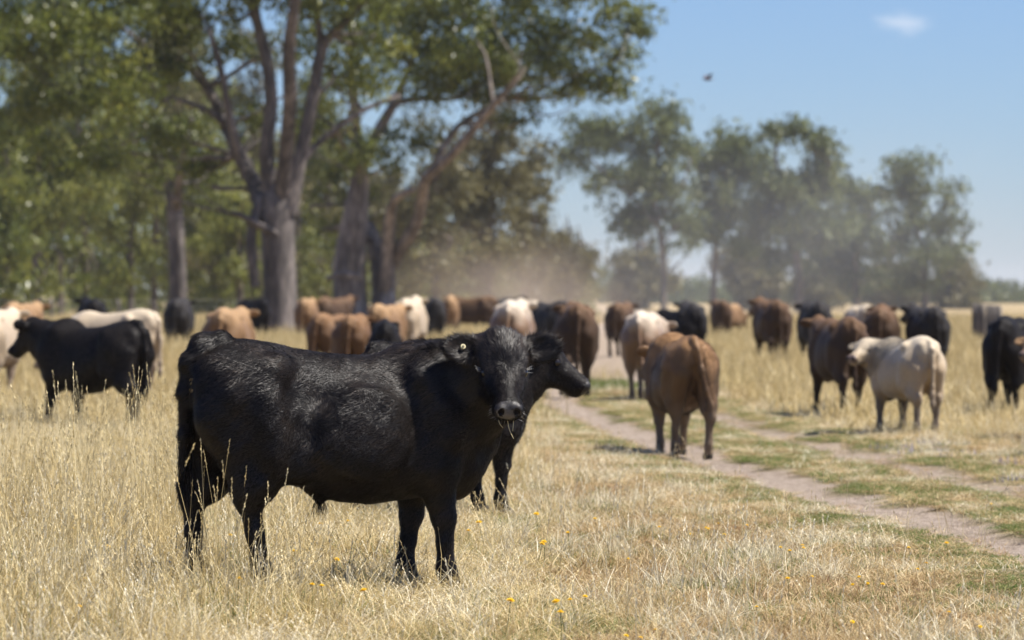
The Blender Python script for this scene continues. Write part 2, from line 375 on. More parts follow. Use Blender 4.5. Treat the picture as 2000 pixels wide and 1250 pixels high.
def make_tree(name, label, D, limbs, blobs, leafm, barkm, group, seed, ll=0.26, lw=0.045, csz=0.5, per=70, dens=7.0, limbm=None, ddep=None, hole=0.0, twig=0.05):
    """limbs: lists of (px, py, width_px[, depth m]) in the tree's own vertical plane at distance D; blobs: (px, py, rx_px, ry_px[, depth])"""
    rg = np.random.default_rng(seed); s = D / FPX
    bx = gx(limbs[0][0][0], D)
    root = empty(name, (bx, D, 0))
    def pt(q):
        dep = q[3] if len(q) > 3 else 0.0
        return np.array([gx(q[0], D) - bx, dep, max(gz(q[1], D), -0.2)])
    parts = []; knots = []
    for k, L in enumerate(limbs):
        P = [pt(q) for q in L]; Rr = [q[2] * s / 2 * (.62 if name == 'distant_gum' else .9) for q in L]
        if k > 0:
            wob = rg.normal(0, 0.5)
            if len(L[0]) < 4:
                for i in range(1, len(P)): P[i][1] += wob * i
        else:
            P[0][2] = -0.25
        parts.append(tube(P, Rr, 12 if Rr[0] > 0.12 else 7, 0.35, 0.07, rg.uniform(0, 6)))
        knots += [(p, r_) for p, r_ in zip(P, Rr)][1:]
    B3 = []
    for q in blobs:
        rx, ry = q[2] * s, q[3] * s
        dep = q[4] if len(q) > 4 else rg.normal(0, 1.0)
        B3.append(((gx(q[0], D) - bx, dep, gz(q[1], D)), (rx, ddep or max(rx * 0.8, 1.0), ry)))
    K = np.array([k[0] for k in knots])
    for (c, r) in B3:                       # boughs that carry the foliage
        c = np.array(c)
        for t in range(3):
            e = c + rg.normal(size=3) * np.array(r) * 0.45
            dd = np.linalg.norm(K - e, axis=1) + np.maximum(0, K[:, 2] - e[2]) * 1.5
            i = int(np.argmin(dd)); a = K[i]; r0 = min(knots[i][1] * 0.55, twig * 1.6)
            mid = (a + e) / 2 + rg.normal(size=3) * 0.12 * np.linalg.norm(e - a) + np.array([0, 0, -0.05 * np.linalg.norm(e - a)])
            parts.append(tube([a, mid, e], [r0, r0 * 0.7, r0 * 0.2], 6, 0.5, 0.05, 1))
    V, F = merge(parts)
    tm = ob('trunk', mesh_np(name + '_trunk', V, F, [M[barkm]]), root)
    C = blob_points(B3, dens, rg)
    if hole > 0:
        C = C[vnoise(C, 0.8 / csz * 0.5, seed) > -1 + hole]
    cs = csz * rg.uniform(0.55, 1.25, len(C))
    V, F, tone = leaves(C, cs, per, ll, lw, rg)
    ob('crown', mesh_np(name + '_crown', V, F, [M[leafm]], smooth=False, attrs={'tone': tone}), root)
    tag(root, label, 'tree', group)
    return root

# the big multi-stemmed gum
D1 = 137
limbs1 = [
    [(549, 668, 96), (547, 640, 80), (546, 560, 69), (542, 480, 68), (540, 405, 74), (543, 360, 40)],
    [(520, 430, 46), (496, 365, 36), (462, 300, 33), (432, 235, 29), (395, 165, 24), (345, 112, 20), (285, 88, 15), (225, 45, 10)],
    [(470, 310, 24), (450, 230, 18), (436, 150, 15), (412, 60, 11)],
    [(440, 245, 18), (405, 215, 12), (330, 190, 8)],
    [(533, 400, 42), (522, 300, 30), (531, 200, 29), (520, 110, 26), (497, 20, 22), (480, -90, 16)],
    [(548, 400, 40), (562, 290, 32), (572, 200, 30), (574, 100, 26), (590, 0, 20), (600, -110, 14)],
    [(560, 415, 44), (588, 300, 30), (612, 190, 28), (628, 100, 24), (650, 68, 22), (700, 15, 18), (750, -50, 12)],
    [(626, 110, 17), (622, 40, 15), (600, -40, 12)],
    [(578, 330, 18), (610, 290, 15), (655, 250, 13), (710, 212, 11), (780, 185, 9)],
    [(500, 560, 22, -0.3), (492, 470, 24, -0.4), (505, 400, 20, -0.3), (512, 380, 14, -0.2)],
    [(545, 460, 18, -0.4), (470, 420, 12, -0.8), (455, 418, 11, -0.9)],
]
blobs1 = [(110, 70, 190, 90), (300, 20, 170, 70), (60, 210, 130, 90), (230, 190, 120, 80), (330, 270, 95, 60), (480, -40, 200, 70),
          (680, -20, 170, 70), (420, 90, 100, 50, 2.5), (640, 130, 90, 60, 2.5), (690, 70, 100, 70, 1.5), (500, 230, 60, 45, 2.5), (620, 230, 60, 50, 2.5),
          (170, 310, 110, 60), (300, 130, 120, 60, 1.5), (20, 20, 150, 90), (370, 330, 70, 40, 2.0), (200, -90, 260, 80), (650, -140, 260, 90), (560, 60, 80, 60, 3), (730, 160, 80, 50, 1.5)]
make_tree('gum_tree', 'massive gum with many upright stems forking from one broad grey trunk', D1, limbs1, blobs1, 'leaf_a', 'bark', 'gum trees along the fence', 11, ll=0.24, lw=0.045, csz=0.33, per=75, dens=6.5, hole=.42)

D2 = 168
limbs2 = [
    [(690, 655, 88), (684, 600, 74), (680, 520, 70), (690, 440, 60), (702, 340, 40), (695, 250, 26), (690, 165, 20), (680, 60, 14)],
    [(700, 350, 26), (735, 260, 24), (765, 205, 20), (800, 120, 15), (830, 30, 10)],
    [(748, 650, 62), (748, 590, 52), (744, 530, 48), (728, 470, 34), (710, 430, 28), (690, 405, 22), (668, 395, 14)],
    [(755, 560, 36), (758, 480, 30), (764, 420, 24), (775, 390, 18), (812, 372, 12)],
    [(760, 520, 30), (790, 478, 28), (818, 432, 26), (828, 385, 24), (836, 350, 24), (880, 312, 22), (925, 262, 19), (965, 215, 15), (1000, 175, 10), (1020, 150, 5)],
    [(838, 350, 16), (868, 285, 14), (900, 240, 13), (960, 205, 12), (985, 192, 10)],
    [(730, 262, 14), (770, 205, 14), (830, 192, 12), (890, 190, 9), (950, 150, 6)],
    [(640, 545, 10, -1.5), (670, 536, 15, -1.5), (708, 541, 13, -1.5)],
    [(720, 470, 20), (700, 410, 16), (660, 398, 10), (600, 400, 7)],
]
blobs2 = [(860, 90, 150, 90), (760, 40, 120, 70), (980, 70, 120, 80), (1090, 60, 110, 75), (1190, 45, 75, 55), (1250, 45, 32, 30), (1140, 150, 85, 50),
          (1040, 150, 90, 50), (1205, 160, 40, 22), (1010, 130, 70, 40, -2.5), (930, 110, 80, 45, -2.5), (700, 130, 70, 45, -2), (930, 180, 90, 45), (760, 280, 75, 48, -1.5), (690, 300, 55, 55), (640, 330, 60, 60, 2), (820, 270, 55, 45, 1.5), (870, -30, 250, 60),
          (1100, -30, 170, 55), (630, 440, 45, 40, 1.5), (720, 380, 60, 35, 1.5), (1215, 95, 50, 40), (860, 150, 120, 50), (1010, 225, 60, 30), (660, 250, 60, 40, 1.5)]
make_tree('gum_tree', 'twin-trunked gum leaning a long crooked limb out toward open sky', D2, limbs2, blobs2, 'leaf_a', 'limb', 'gum trees along the fence', 12, ll=0.28, lw=0.052, csz=0.38, per=75, dens=5.0, hole=.4)

D3 = 182
limbs3 = [[(349, 645, 44), (349, 590, 38), (347, 500, 36), (343, 420, 35), (336, 385, 30), (322, 340, 20), (306, 300, 14), (280, 240, 9)],
          [(343, 410, 26), (355, 360, 18), (372, 300, 12), (390, 240, 8)]]
blobs3 = [(310, 330, 70, 40), (370, 360, 60, 30), (330, 260, 90, 60), (250, 290, 70, 50), (400, 300, 60, 50)]
make_tree('gum_tree', 'slim straight dark-trunked gum with a low fork, behind the dark cow', D3, limbs3, blobs3, 'leaf_a', 'bark', 'gum trees along the fence', 13, ll=0.28, lw=0.05, csz=0.5, per=55, dens=6)

# wall of younger trees behind the fence
def bush_tree(name, label, D, px, top, wid, leafm, seed, low=560, group=None, cat='tree', ll=0.42, lw=0.08):
    rg = np.random.default_rng(seed)
    limbs = [[(px, 610, 16), (px + rg.normal(0, 6), 480, 13), (px + rg.normal(0, 12), (top + 480) / 2, 10), (px + rg.normal(0, 14), top + 40, 5)]]
    for k in range(3):
        y = rg.uniform(min(top + 120, 500), 520); limbs.append([(px, y, 8), (px + rg.normal(0, wid * 0.25), y - 45, 5), (px + rg.normal(0, wid * 0.3), y - 80, 2)])
    blobs = []
    n = 11
    for k in range(n):
        t = (k + 0.5) / n; y = top + (low - top) * t
        w = wid * (0.45 + 0.9 * math.sin(math.pi * min(1, 0.15 + t * 0.8))) * rg.uniform(0.45, 0.75)
        blobs.append((px + rg.normal(0, wid * 0.4), y, w, rg.uniform(28, 52)))
    return make_tree(name, label, D, limbs, blobs, leafm, 'bark_far', group, seed, ll=ll, lw=lw, csz=0.5, per=60, dens=3.8, hole=.3)
fw = [(-40, -60, 95, 'leaf_a', 225), (75, 120, 90, 'leaf_b', 232), (165, 40, 85, 'leaf_a', 250), (255, 150, 80, 'leaf_b', 240), (345, 60, 80, 'leaf_c', 262),
      (420, 170, 75, 'leaf_b', 245), (500, 60, 80, 'leaf_c', 275), (585, 130, 75, 'leaf_b', 285), (120, -120, 110, 'leaf_a', 280), (300, -90, 110, 'leaf_a', 285), (10, 250, 60, 'leaf_a', 215), (470, 330, 60, 'leaf_b', 238), (640, 200, 70, 'leaf_c', 290)]
flabel = ['dark green bushy tree behind the fence, beyond the white cow', 'yellowish bushy tree behind the fence, beyond the reddish tan cow', 'dark green bushy tree behind the fence, above the far black cow',
          'yellowish bushy tree behind the fence, beside the slim straight gum', 'tall olive tree showing through behind the slim straight gum', 'yellowish bushy tree between the slim gum and the broad gum trunk',
          'tall olive tree rising behind the stems of the broad gum', 'yellowish bushy tree between the broad gum and the twin trunks', 'tall dark tree topping the row behind the far black cow',
          'tall dark tree topping the row behind the slim straight gum', 'small dark bushy tree close to the fence beyond the white cow', 'low yellow-green tree hugging the broad gum trunk', 'olive tree just behind the twin trunks of the crooked gum']
for i, (px, top, wid, lm, D) in enumerate(fw):
    bush_tree('bushy_tree', flabel[i], D, px, top, wid, lm, 40 + i, low=588, group='young trees behind the fence')
# dust-veiled trees in the middle
for i, (px, top, wid, D, lab) in enumerate([(850, 230, 85, 255, 'dusty olive tree rising behind the long crooked gum limb'), (955, 195, 90, 268, 'tallest dusty olive tree in the dust behind the herd'),
                                            (1030, 300, 55, 275, 'drooping dusty tree at the open end of the row behind the herd'), (770, 330, 60, 262, 'dusty tree half hidden behind the twin-trunked gum'), (1110, 480, 60, 300, 'low dusty shrubby tree beside the open gap of sky')]):
    bush_tree('dusty_tree', lab, D, px, top, wid, 'leaf_c', 70 + i, low=565, group='dust-veiled trees behind the herd', ll=0.45, lw=0.085)

# the distant stand of gums on the right
def far_gum(label, D, limbs, blobs, seed, leafm='leaf_d', hole=0.32):
    return make_tree('distant_gum', label, D, limbs, blobs, leafm, 'bark_far', 'distant gums across the paddock', seed, ll=0.62, lw=0.12, csz=0.65, per=42, dens=3.5, hole=hole, twig=0.06)
DR = 380
far_gum('feathery distant gum with wide open branches next to the gap of sky', DR - 20, [[(1296, 622, 24), (1296, 540, 19), (1292, 470, 17), (1280, 400, 13), (1285, 300, 9), (1295, 220, 5)], [(1290, 450, 10), (1230, 380, 8), (1150, 310, 5)], [(1288, 430, 10), (1330, 370, 8), (1350, 310, 5)]],
        [(1292, 232, 58, 40), (1240, 270, 60, 40), (1170, 250, 75, 45), (1130, 310, 50, 35), (1215, 350, 70, 32), (1290, 350, 70, 50), (1240, 420, 75, 35), (1330, 420, 50, 35), (1300, 480, 50, 30), (1320, 290, 40, 40)], 90, 'leaf_d', 0.6)
far_gum('rounded mid-green distant gum beside the feathery one', DR, [[(1394, 618, 24), (1394, 540, 20), (1400, 460, 16), (1410, 380, 11), (1420, 300, 7)], [(1398, 470, 10), (1450, 420, 8), (1470, 370, 5)]],
        [(1425, 278, 60, 35), (1385, 320, 55, 40), (1450, 330, 60, 50), (1400, 390, 75, 45), (1460, 410, 55, 40), (1380, 450, 60, 28), (1440, 480, 40, 20)], 91)
far_gum('tallest distant gum with a flat cap over a window of sky', DR - 10, [[(1560, 620, 30), (1560, 540, 24), (1552, 470, 20), (1530, 380, 14), (1515, 300, 9), (1530, 250, 6)], [(1555, 450, 12), (1600, 370, 9), (1620, 320, 6)]],
        [(1530, 256, 55, 26), (1590, 285, 50, 30), (1500, 330, 24, 40), (1545, 370, 80, 40), (1600, 360, 60, 45), (1540, 440, 90, 40), (1610, 450, 60, 45), (1490, 420, 50, 35), (1530, 500, 55, 25), (1610, 320, 40, 30)], 92)
far_gum('leaning distant gum drooping foliage low between the tallest and the last', DR + 12, [[(1672, 617, 26), (1672, 540, 20), (1668, 460, 15), (1660, 390, 10)], [(1670, 480, 9), (1700, 420, 7)]],
        [(1655, 370, 55, 40), (1690, 400, 50, 45), (1640, 430, 60, 45), (1700, 460, 45, 45), (1660, 500, 60, 40), (1690, 540, 45, 30), (1620, 510, 50, 35)], 93)
far_gum('last distant gum with two tufted crowns, outermost in the open paddock', DR + 4, [[(1806, 619, 24), (1806, 550, 20), (1800, 490, 16), (1785, 420, 11), (1790, 350, 7)], [(1802, 500, 10), (1840, 450, 8), (1850, 390, 5)]],
        [(1785, 325, 48, 28), (1755, 370, 40, 40), (1800, 380, 45, 40), (1850, 385, 30, 38), (1840, 440, 55, 40), (1770, 440, 50, 40), (1855, 490, 42, 30), (1800, 500, 55, 28), (1740, 480, 30, 40), (1785, 540, 50, 22)], 94)
# shrubby pale trunked tree and low scrub between them
for i, (px, top, w) in enumerate([(1250, 520, 60), (1480, 515, 55), (1610, 535, 50), (1740, 540, 50), (1870, 540, 45)]):
    bush_tree('scrub_tree', ['scrub tree at the foot of the feathery distant gum', 'scrub tree between the rounded gum and the tallest gum', 'scrub tree under the leaning distant gum', 'scrub tree between the leaning gum and the last gum', 'scrub tree on the open side of the last distant gum'][i], DR + 40 + 8 * i, px, top - 15, w, 'leaf_c', 120 + i, low=590, group='scrub under the distant gums', ll=0.6, lw=0.12)

def far_treeline():
    rg = np.random.default_rng(5); D = 800
    xs = np.arange(-60, 175, 0.9); C = []
    for x in xs:
        h = 5.6 + 1.3 * math.sin(x * 0.11) + 0.9 * math.sin(x * 0.37 + 1) + 0.6 * math.sin(x * 1.1)
        for k in range(16): C.append((x + rg.normal(0, 0.9), D + rg.uniform(-12, 12), rg.uniform(0.2, max(1.5, h * rg.uniform(0.6, 1.0)))))
    V, F, t = leaves(np.array(C), rg.uniform(0.4, 0.8, len(C)), 7, 1.1, 0.33, rg, 0.3)
    o = ob('far_treeline', mesh_np('far_treeline', V, F, [M['leaf_d']], smooth=False, attrs={'tone': t}))
    tag(o, 'low dark line of trees along the far edge of the paddock', 'treeline', kind='stuff')
far_treeline()
def background_wood():
    rg = np.random.default_rng(6); C = []
    for x in np.arange(-48, 4.5, 0.55):
        h = np.interp(x, [-48, -16, -6, 0, 4.5], [13, 11, 8, 5, 2.5]) * (1 + .15 * math.sin(x * .9) + .1 * math.sin(x * 2.3 + 1))
        for k in range(26): C.append((x + rg.normal(0, .7), rg.uniform(300, 330), h * rg.uniform(0.02, 1.0)))
    V, F, t = leaves(np.array(C), rg.uniform(0.4, 0.8, len(C)), 14, .62, .14, rg, 0.4)
    o = ob('background_wood', mesh_np('background_wood', V, F, [M['leaf_b']], smooth=False, attrs={'tone': t}))
    tag(o, 'dense olive wood closing the view behind the fence and gums', 'wood', kind='stuff')
background_wood()

# ------------------------------------------------------------------ fences
def fence(pts, n, hgt, label, wires=4):
    root = empty('wire_fence', (pts[0][0], pts[0][1], 0))
    p0, p1 = np.array(pts[0]), np.array(pts[1])
    pm = None
    for k in range(n):
        q = p0 + (p1 - p0) * k / (n - 1) - p0
        V, F = tube([(0, 0, -0.2), (0.01, 0, hgt * 0.5), (0, 0.01, hgt)], [0.085, 0.08, 0.07], 8, 0.4, 0.05, k)
        if pm is None: pm = mesh_np('post', V, F, [M['wood']])
        o = ob('post', pm, root); o.location = (q[0], q[1], 0); o.rotation_euler = (random.gauss(0, 0.03), random.gauss(0, 0.03), k)
    for w in range(wires):
        z = hgt * (0.25 + 0.7 * w / (wires - 1)); L = p1 - p0
        V, F = tube([(0, 0, z), (L[0] / 2, L[1] / 2, z - 0.03), (L[0], L[1], z)], [0.006] * 3, 5, 20, 0)
        ob('wire', mesh_np('wire', V, F, [M['wire']]), root)
    tag(root, label, 'fence')
fence([(-34, 196), (-7, 214)], 10, 1.25, 'wire fence on weathered posts in front of the bushy trees')
fence([(10.5, 92), (13.0, 120)], 7, 1.2, 'short run of thin-wired posts out in the straw paddock', 3)

# ------------------------------------------------------------------ implicit-surface modeller for animals
class Field:
    def __init__(s, lo, hi, h):
        s.lo = np.array(lo, float); s.h = h
        s.ax = [np.arange(lo[i], hi[i] + h, h) for i in range(3)]
        s.F = np.full([len(a) for a in s.ax], 1.0, np.float32)
    def sub(s, lo, hi):
        sl = []
        for i in range(3):
            a = max(0, int((lo[i] - s.lo[i]) / s.h)); b = min(len(s.ax[i]), int((hi[i] - s.lo[i]) / s.h) + 2)
            sl.append(slice(a, max(a + 1, b)))
        X, Y, Z = np.meshgrid(s.ax[0][sl[0]], s.ax[1][sl[1]], s.ax[2][sl[2]], indexing='ij', sparse=True)
        return tuple(sl), X, Y, Z
    def put(s, sl, d, k, carve=False):
        a = s.F[sl]
        if carve:
            d = -d; h = np.maximum(k - np.abs(a - d), 0) / k; s.F[sl] = np.maximum(a, d) + h * h * k / 4
        else:
            h = np.maximum(k - np.abs(a - d), 0) / k; s.F[sl] = np.minimum(a, d) - h * h * k / 4
    def cone(s, a, b, r1, r2, k=0.05, carve=False):
        a = np.array(a, float); b = np.array(b, float); m = max(r1, r2) + k + 0.03
        sl, X, Y, Z = s.sub(np.minimum(a, b) - m, np.maximum(a, b) + m)
        d = b - a; L2 = max(d @ d, 1e-9)
        t = np.clip(((X - a[0]) * d[0] + (Y - a[1]) * d[1] + (Z - a[2]) * d[2]) / L2, 0, 1)
        q = np.sqrt((X - a[0] - t * d[0]) ** 2 + (Y - a[1] - t * d[1]) ** 2 + (Z - a[2] - t * d[2]) ** 2)
        s.put(sl, q - (r1 + (r2 - r1) * t), k, carve)
    def chain(s, pts, rad, k=0.05):
        for i in range(len(pts) - 1): s.cone(pts[i], pts[i + 1], rad[i], rad[i + 1], k)
    def ell(s, c, r, k=0.05, rot=None, carve=False):
        c = np.array(c, float); r = np.array(r, float); m = r.max() + k + 0.03
        sl, X, Y, Z = s.sub(c - m, c + m)
        Rm = np.eye(3) if rot is None else np.array(rot)          # columns are the ellipsoid's axes
        q = [((X - c[0]) * Rm[0, i] + (Y - c[1]) * Rm[1, i] + (Z - c[2]) * Rm[2, i]) / r[i] for i in range(3)]
        k0 = np.sqrt(q[0] ** 2 + q[1] ** 2 + q[2] ** 2) + 1e-6
        k1 = np.sqrt((q[0] / r[0]) ** 2 + (q[1] / r[1]) ** 2 + (q[2] / r[2]) ** 2) + 1e-6
        s.put(sl, k0 * (k0 - 1) / k1, k, carve)
    def loft(s, st, p=2.3, egg=0.14):
        st = np.array(st, float)
        x0, x1 = st[0, 0], st[-1, 0]
        sl, X, Y, Z = s.sub((x0, -0.5, 0.2), (x1, 0.5, 1.45))
        xf = np.linspace(x0, x1, 200); ker = np.hanning(25); ker /= ker.sum()
        cur = [np.convolve(np.pad(np.interp(xf, st[:, 0], st[:, j]), 12, mode='edge'), ker, 'valid') for j in (1, 2, 3)]
        top, bot, w = [np.interp(X, xf, c) for c in cur]
        zc = (top + bot) / 2; hh = (top - bot) / 2
        u = (Z - zc) / hh; we = w * (1 - egg * np.clip(u, -1, 1))
        q = (np.abs(Y / we) ** p + np.abs(u) ** p) ** (1 / p)
        d = (q - 1) * np.minimum(w, hh) * 0.95
        d = np.maximum(d, np.maximum(x0 - X, X - x1))
        s.put(sl, d, 0.04)
    def mesh(s):
        F = s.F; S = F < 0
        n = np.zeros([d - 1 for d in F.shape], np.int8)
        for i in (0, 1):
            for j in (0, 1):
                for k in (0, 1): n += S[i:F.shape[0] - 1 + i, j:F.shape[1] - 1 + j, k:F.shape[2] - 1 + k]
        act = (n > 0) & (n < 8); idx = np.full(act.shape, -1, np.int32); c = np.argwhere(act); idx[act] = np.arange(len(c))
        P = np.zeros((len(c), 3)); cnt = np.zeros(len(c))
        cor = [(i, j, k) for i in (0, 1) for j in (0, 1) for k in (0, 1)]
        val = {q: F[c[:, 0] + q[0], c[:, 1] + q[1], c[:, 2] + q[2]] for q in cor}
        for a in cor:
            for ax in range(3):
                if a[ax] == 0:
                    b = list(a); b[ax] = 1; b = tuple(b); fa, fb = val[a], val[b]; m = (fa < 0) != (fb < 0)
                    t = np.where(m, fa / np.where(m, fa - fb, 1), 0)
                    q = np.array(a, float)[None, :].repeat(len(c), 0); q[:, ax] += t
                    P += q * m[:, None]; cnt += m
        V = s.lo + s.h * (c + P / cnt[:, None])
        Q = []
        for ax in range(3):
            A = np.moveaxis(S, ax, 0); I = np.moveaxis(idx, ax, 0)
            e = A[:-1] != A[1:]; e = e[:, 1:-1, 1:-1]; w = np.argwhere(e)
            i, j, k = w[:, 0], w[:, 1] + 1, w[:, 2] + 1
            q = np.stack([I[i, j - 1, k - 1], I[i, j, k - 1], I[i, j, k], I[i, j - 1, k]], -1)
            fl = A[i, j, k]
            if ax == 1: fl = ~fl
            q[~fl] = q[~fl][:, ::-1]; Q.append(q)
        Q = np.vstack(Q); Q = Q[(Q >= 0).all(1)]
        # light relaxing
        for it in range(2):
            acc = np.zeros_like(V); cn = np.zeros(len(V))
            for a in range(4):
                b = (a + 1) % 4
                np.add.at(acc, Q[:, a], V[Q[:, b]]); np.add.at(cn, Q[:, a], 1)
                np.add.at(acc, Q[:, b], V[Q[:, a]]); np.add.at(cn, Q[:, b], 1)
            V = V * 0.6 + 0.4 * acc / np.maximum(cn, 1)[:, None]
        return V, Q

class Frame:
    """head frame: a = along the face to the muzzle, s = animal's left, n = out of the forehead"""
    def __init__(f, P, a, roll=0.0, scale=1.0):
        f.P = np.array(P, float); f.a = unit(np.array(a, float))
        up = np.array([0, 0, 1.0]); f.s = unit(np.cross(up, f.a)); f.n = np.cross(f.a, f.s)
        if roll:
            c, s_ = math.cos(roll), math.sin(roll); f.s, f.n = f.s * c + f.n * s_, f.n * c - f.s * s_
        f.k = scale; f.M = np.stack([f.a, f.s, f.n], 1)
    def __call__(f, a, s, n): return f.P + f.k * (f.a * a + f.s * s + f.n * n)

TORSO_STEER = [(-.70, 1.05, .90, .07), (-.66, 1.10, .86, .14), (-.60, 1.155, .80, .19), (-.5, 1.180, .74, .228), (-.4, 1.175, .67, .243), (-.3, 1.155, .59, .252), (-.2, 1.13, .51, .262), (-.1, 1.115, .452, .275),
               (.02, 1.105, .418, .283), (.15, 1.10, .408, .28), (.3, 1.11, .425, .262), (.45, 1.125, .44, .235), (.6, 1.10, .455, .185), (.68, 1.05, .55, .145), (.76, .98, .67, .085)]
TORSO_COW = [(-.72, 1.08, .86, .08), (-.68, 1.16, .76, .16), (-.60, 1.24, .68, .22), (-.5, 1.265, .62, .26), (-.4, 1.265, .55, .285), (-.25, 1.24, .48, .315), (-.1, 1.215, .44, .33),
             (.05, 1.20, .425, .335), (.2, 1.20, .43, .32), (.35, 1.215, .445, .285), (.5, 1.215, .46, .24), (.62, 1.17, .48, .19), (.72, 1.08, .53, .14), (.80, .98, .6, .08)]
TORSO_COW = [(t[0], t[1], t[2] + .02, t[3] * .88) for t in TORSO_COW]

def build_cattle(h, torso, P, a, hind=((0, 0), (0, 0)), front=((0, 0), (0, 0)), tail=None, neck=None, ear=(0.0, 0.0), hs=1.0, roll=0.0, extra=None, detail=False, mus=1.0, dz=0.0, thin=1.0):
    """hind/front: (dx right, dx left) hoof shifts along the body with lift"""
    fr = Frame(P, a, roll, hs)
    pts = [fr(.5, 0, 0), fr(.1, .34, 0), fr(.1, -.34, 0), fr(-.1, 0, .12), fr(.3, 0, -.25)]
    lo = np.minimum(np.min(pts, 0) - .06, [-.95, -.46, -.04]); hi = np.maximum(np.max(pts, 0) + .06, [.95, .46, 1.42])
    f = Field(lo, hi, h)
    torso = [(t[0], t[1] + dz, t[2] + dz, t[3]) for t in torso]
    lz = lambda z: z * (1 + dz / .55) if z < .55 else z + dz
    f.loft(torso, 2.15, .24 if not detail else .14)
    topz = max(t[1] for t in torso)
    for s in (-1, 1):
        hd = hind[0] if s < 0 else hind[1]; fd = front[0] if s < 0 else front[1]
        f.ell((-.47, s * .135, .86 + dz), (.18, .115 * mus, .24), .07)                       # thigh
        f.cone((-.33, s * .18, topz - .125), (-.36, s * .205, topz - .15), .055, .06, .07)  # hook bone
        f.cone((-.63, s * .085, topz - .14), (-.66, s * .08, topz - .22), .06, .05, .08) # pin bone
        hx, hl = hd
        st = (-.385 + hx * .25, s * .18, lz(.66)); hk = (-.565 + hx * .75, s * .15, lz(.455) + hl * .5); ft = (-.535 + hx, s * .145, lz(.145) + hl); hf = (-.505 + hx + hl * .1, s * .145, .035 + hl)
        f.cone((-.45, s * .15, .88 + dz), st, .16, .12, .09); f.cone(st, (np.array(st) * .35 + np.array(hk) * .65), .115, .09, .06)
        f.cone((-.60, s * .12, .82 + dz), (np.array(st) * .2 + np.array(hk) * .8), .11, .075, .06)
        f.cone(np.array(st) * .35 + np.array(hk) * .65, hk, .09, .064, .04); f.cone((hk[0] - .05, hk[1], hk[2] + .045), hk, .034, .055, .03)
        f.chain([hk, (hk[0] * .5 + ft[0] * .5, hk[1], (hk[2] + ft[2]) / 2), ft], [.057, .038, .044], .03)
        f.cone(ft, hf, .044, .05, .025)
        for u in (-.024, .024): f.ell((hf[0] + .02, hf[1] + u, .03 + hl), (.062, .031, .042), .01)
        fx, fl = fd
        sh = (.50, s * .165, .84 + dz); el = (.42 + fx * .1, s * .175, lz(.585)); kn = (.455 + fx * .6 + fl * .2, s * .155, lz(.355) + fl * .4); ff = (.455 + fx, s * .15, lz(.13) + fl); fh = (.485 + fx, s * .15, .035 + fl)
        f.ell((.46, s * .16, .86 + dz), (.15, .095 * mus, .25), .09)                          # shoulder
        f.cone((.42, s * .165, 1.03 + dz), (.56, s * .17, .78 + dz), .07, .09, .08)
        f.cone(sh, el, .125, .10, .07); f.cone(el, (el[0] * .4 + kn[0] * .6, kn[1], el[2] * .4 + kn[2] * .6), .10, .066, .05)
        f.cone((el[0] * .4 + kn[0] * .6, kn[1], el[2] * .4 + kn[2] * .6), kn, .066, .057, .03)
        f.chain([kn, (kn[0] * .5 + ff[0] * .5, kn[1], kn[2] * .5 + ff[2] * .5), ff], [.054, .037, .043], .025)
        f.cone(ff, fh, .043, .05, .025)
        for u in (-.024, .024): f.ell((fh[0] + .02, fh[1] + u, .03 + fl), (.062, .031, .042), .01)
    # brisket, neck
    f.ell((.57, 0, .64 + dz), (.15, .15, .17), .08)
    f.ell((.57, 0, .50 + dz), (.075, .06, .07), .06)
    nk = neck or [((.42, 0, 1.0 + dz), .20), ((.62, 0, .93 + dz), .185)]
    base = fr(.06, 0, -.05); thr = fr(.12, 0, -.12)
    n0 = np.array(nk[-1][0]); mid = (n0 + base) / 2
    f.chain([q[0] for q in nk] + [mid, base], [q[1] for q in nk] + [.145, .105], .09)
    f.cone((.63, 0, .82), (np.array((.63, 0, .82)) + thr) / 2 + np.array([0, 0, -.02]), .15, .115, .09); f.cone((np.array((.63, 0, .82)) + thr) / 2 + np.array([0, 0, -.02]), thr, .115, .075, .09)
    crest = np.array((.36, 0, topz - .24)); f.cone(crest, fr(.01, 0, -.11), .13, .07, .12)
    # head
    k = hs; E = lambda c, r, b=.04, carve=False, rot=None: f.ell(fr(*c), np.array(r) * k, b * k, fr.M if rot is None else rot, carve)
    Cn = lambda p, q, r1, r2, b=.04, carve=False: f.cone(fr(*p), fr(*q), r1 * k, r2 * k, b * k, carve)
    E((.075, 0, -.045), (.12, .107, .10), .05)
    E((.0, 0, -.005), (.06, .062, .055), .05)
    Cn((.09, 0, -.05), (.36, 0, -.045), .088, .062, .05)
    for s in (-1, 1):
        Cn((.09, s * .052, -.145), (.20, s * .042, -.145), .055, .05, .05)
        Cn((.20, s * .042, -.145), (.37, s * .02, -.095), .05, .035, .04)
        Cn((.12, s * .082, -.012), (.17, s * .085, -.02), .028, .024, .035)              # brow
        Cn((.19, s * .075, -.06), (.27, s * .055, -.06), .03, .025, .04)                  # cheek bone
    E((.395, 0, -.050), (.060, .080, .066), .03)
    E((.375, 0, -.112), (.055, .048, .028), .03)                                            # chin
    for s in (-1, 1):
        E((.425, s * .042, -.022), (.032, .030, .034), .02)
        E((.174, s * .118, -.032), (.026, .018, .018), .02, True)
        if detail:
            E((.458, s * .040, -.014), (.034, .0165, .024), .008, True)
    if detail:
        E((.435, 0, -.092), (.05, .070, .007), .012, True)
    ears = []
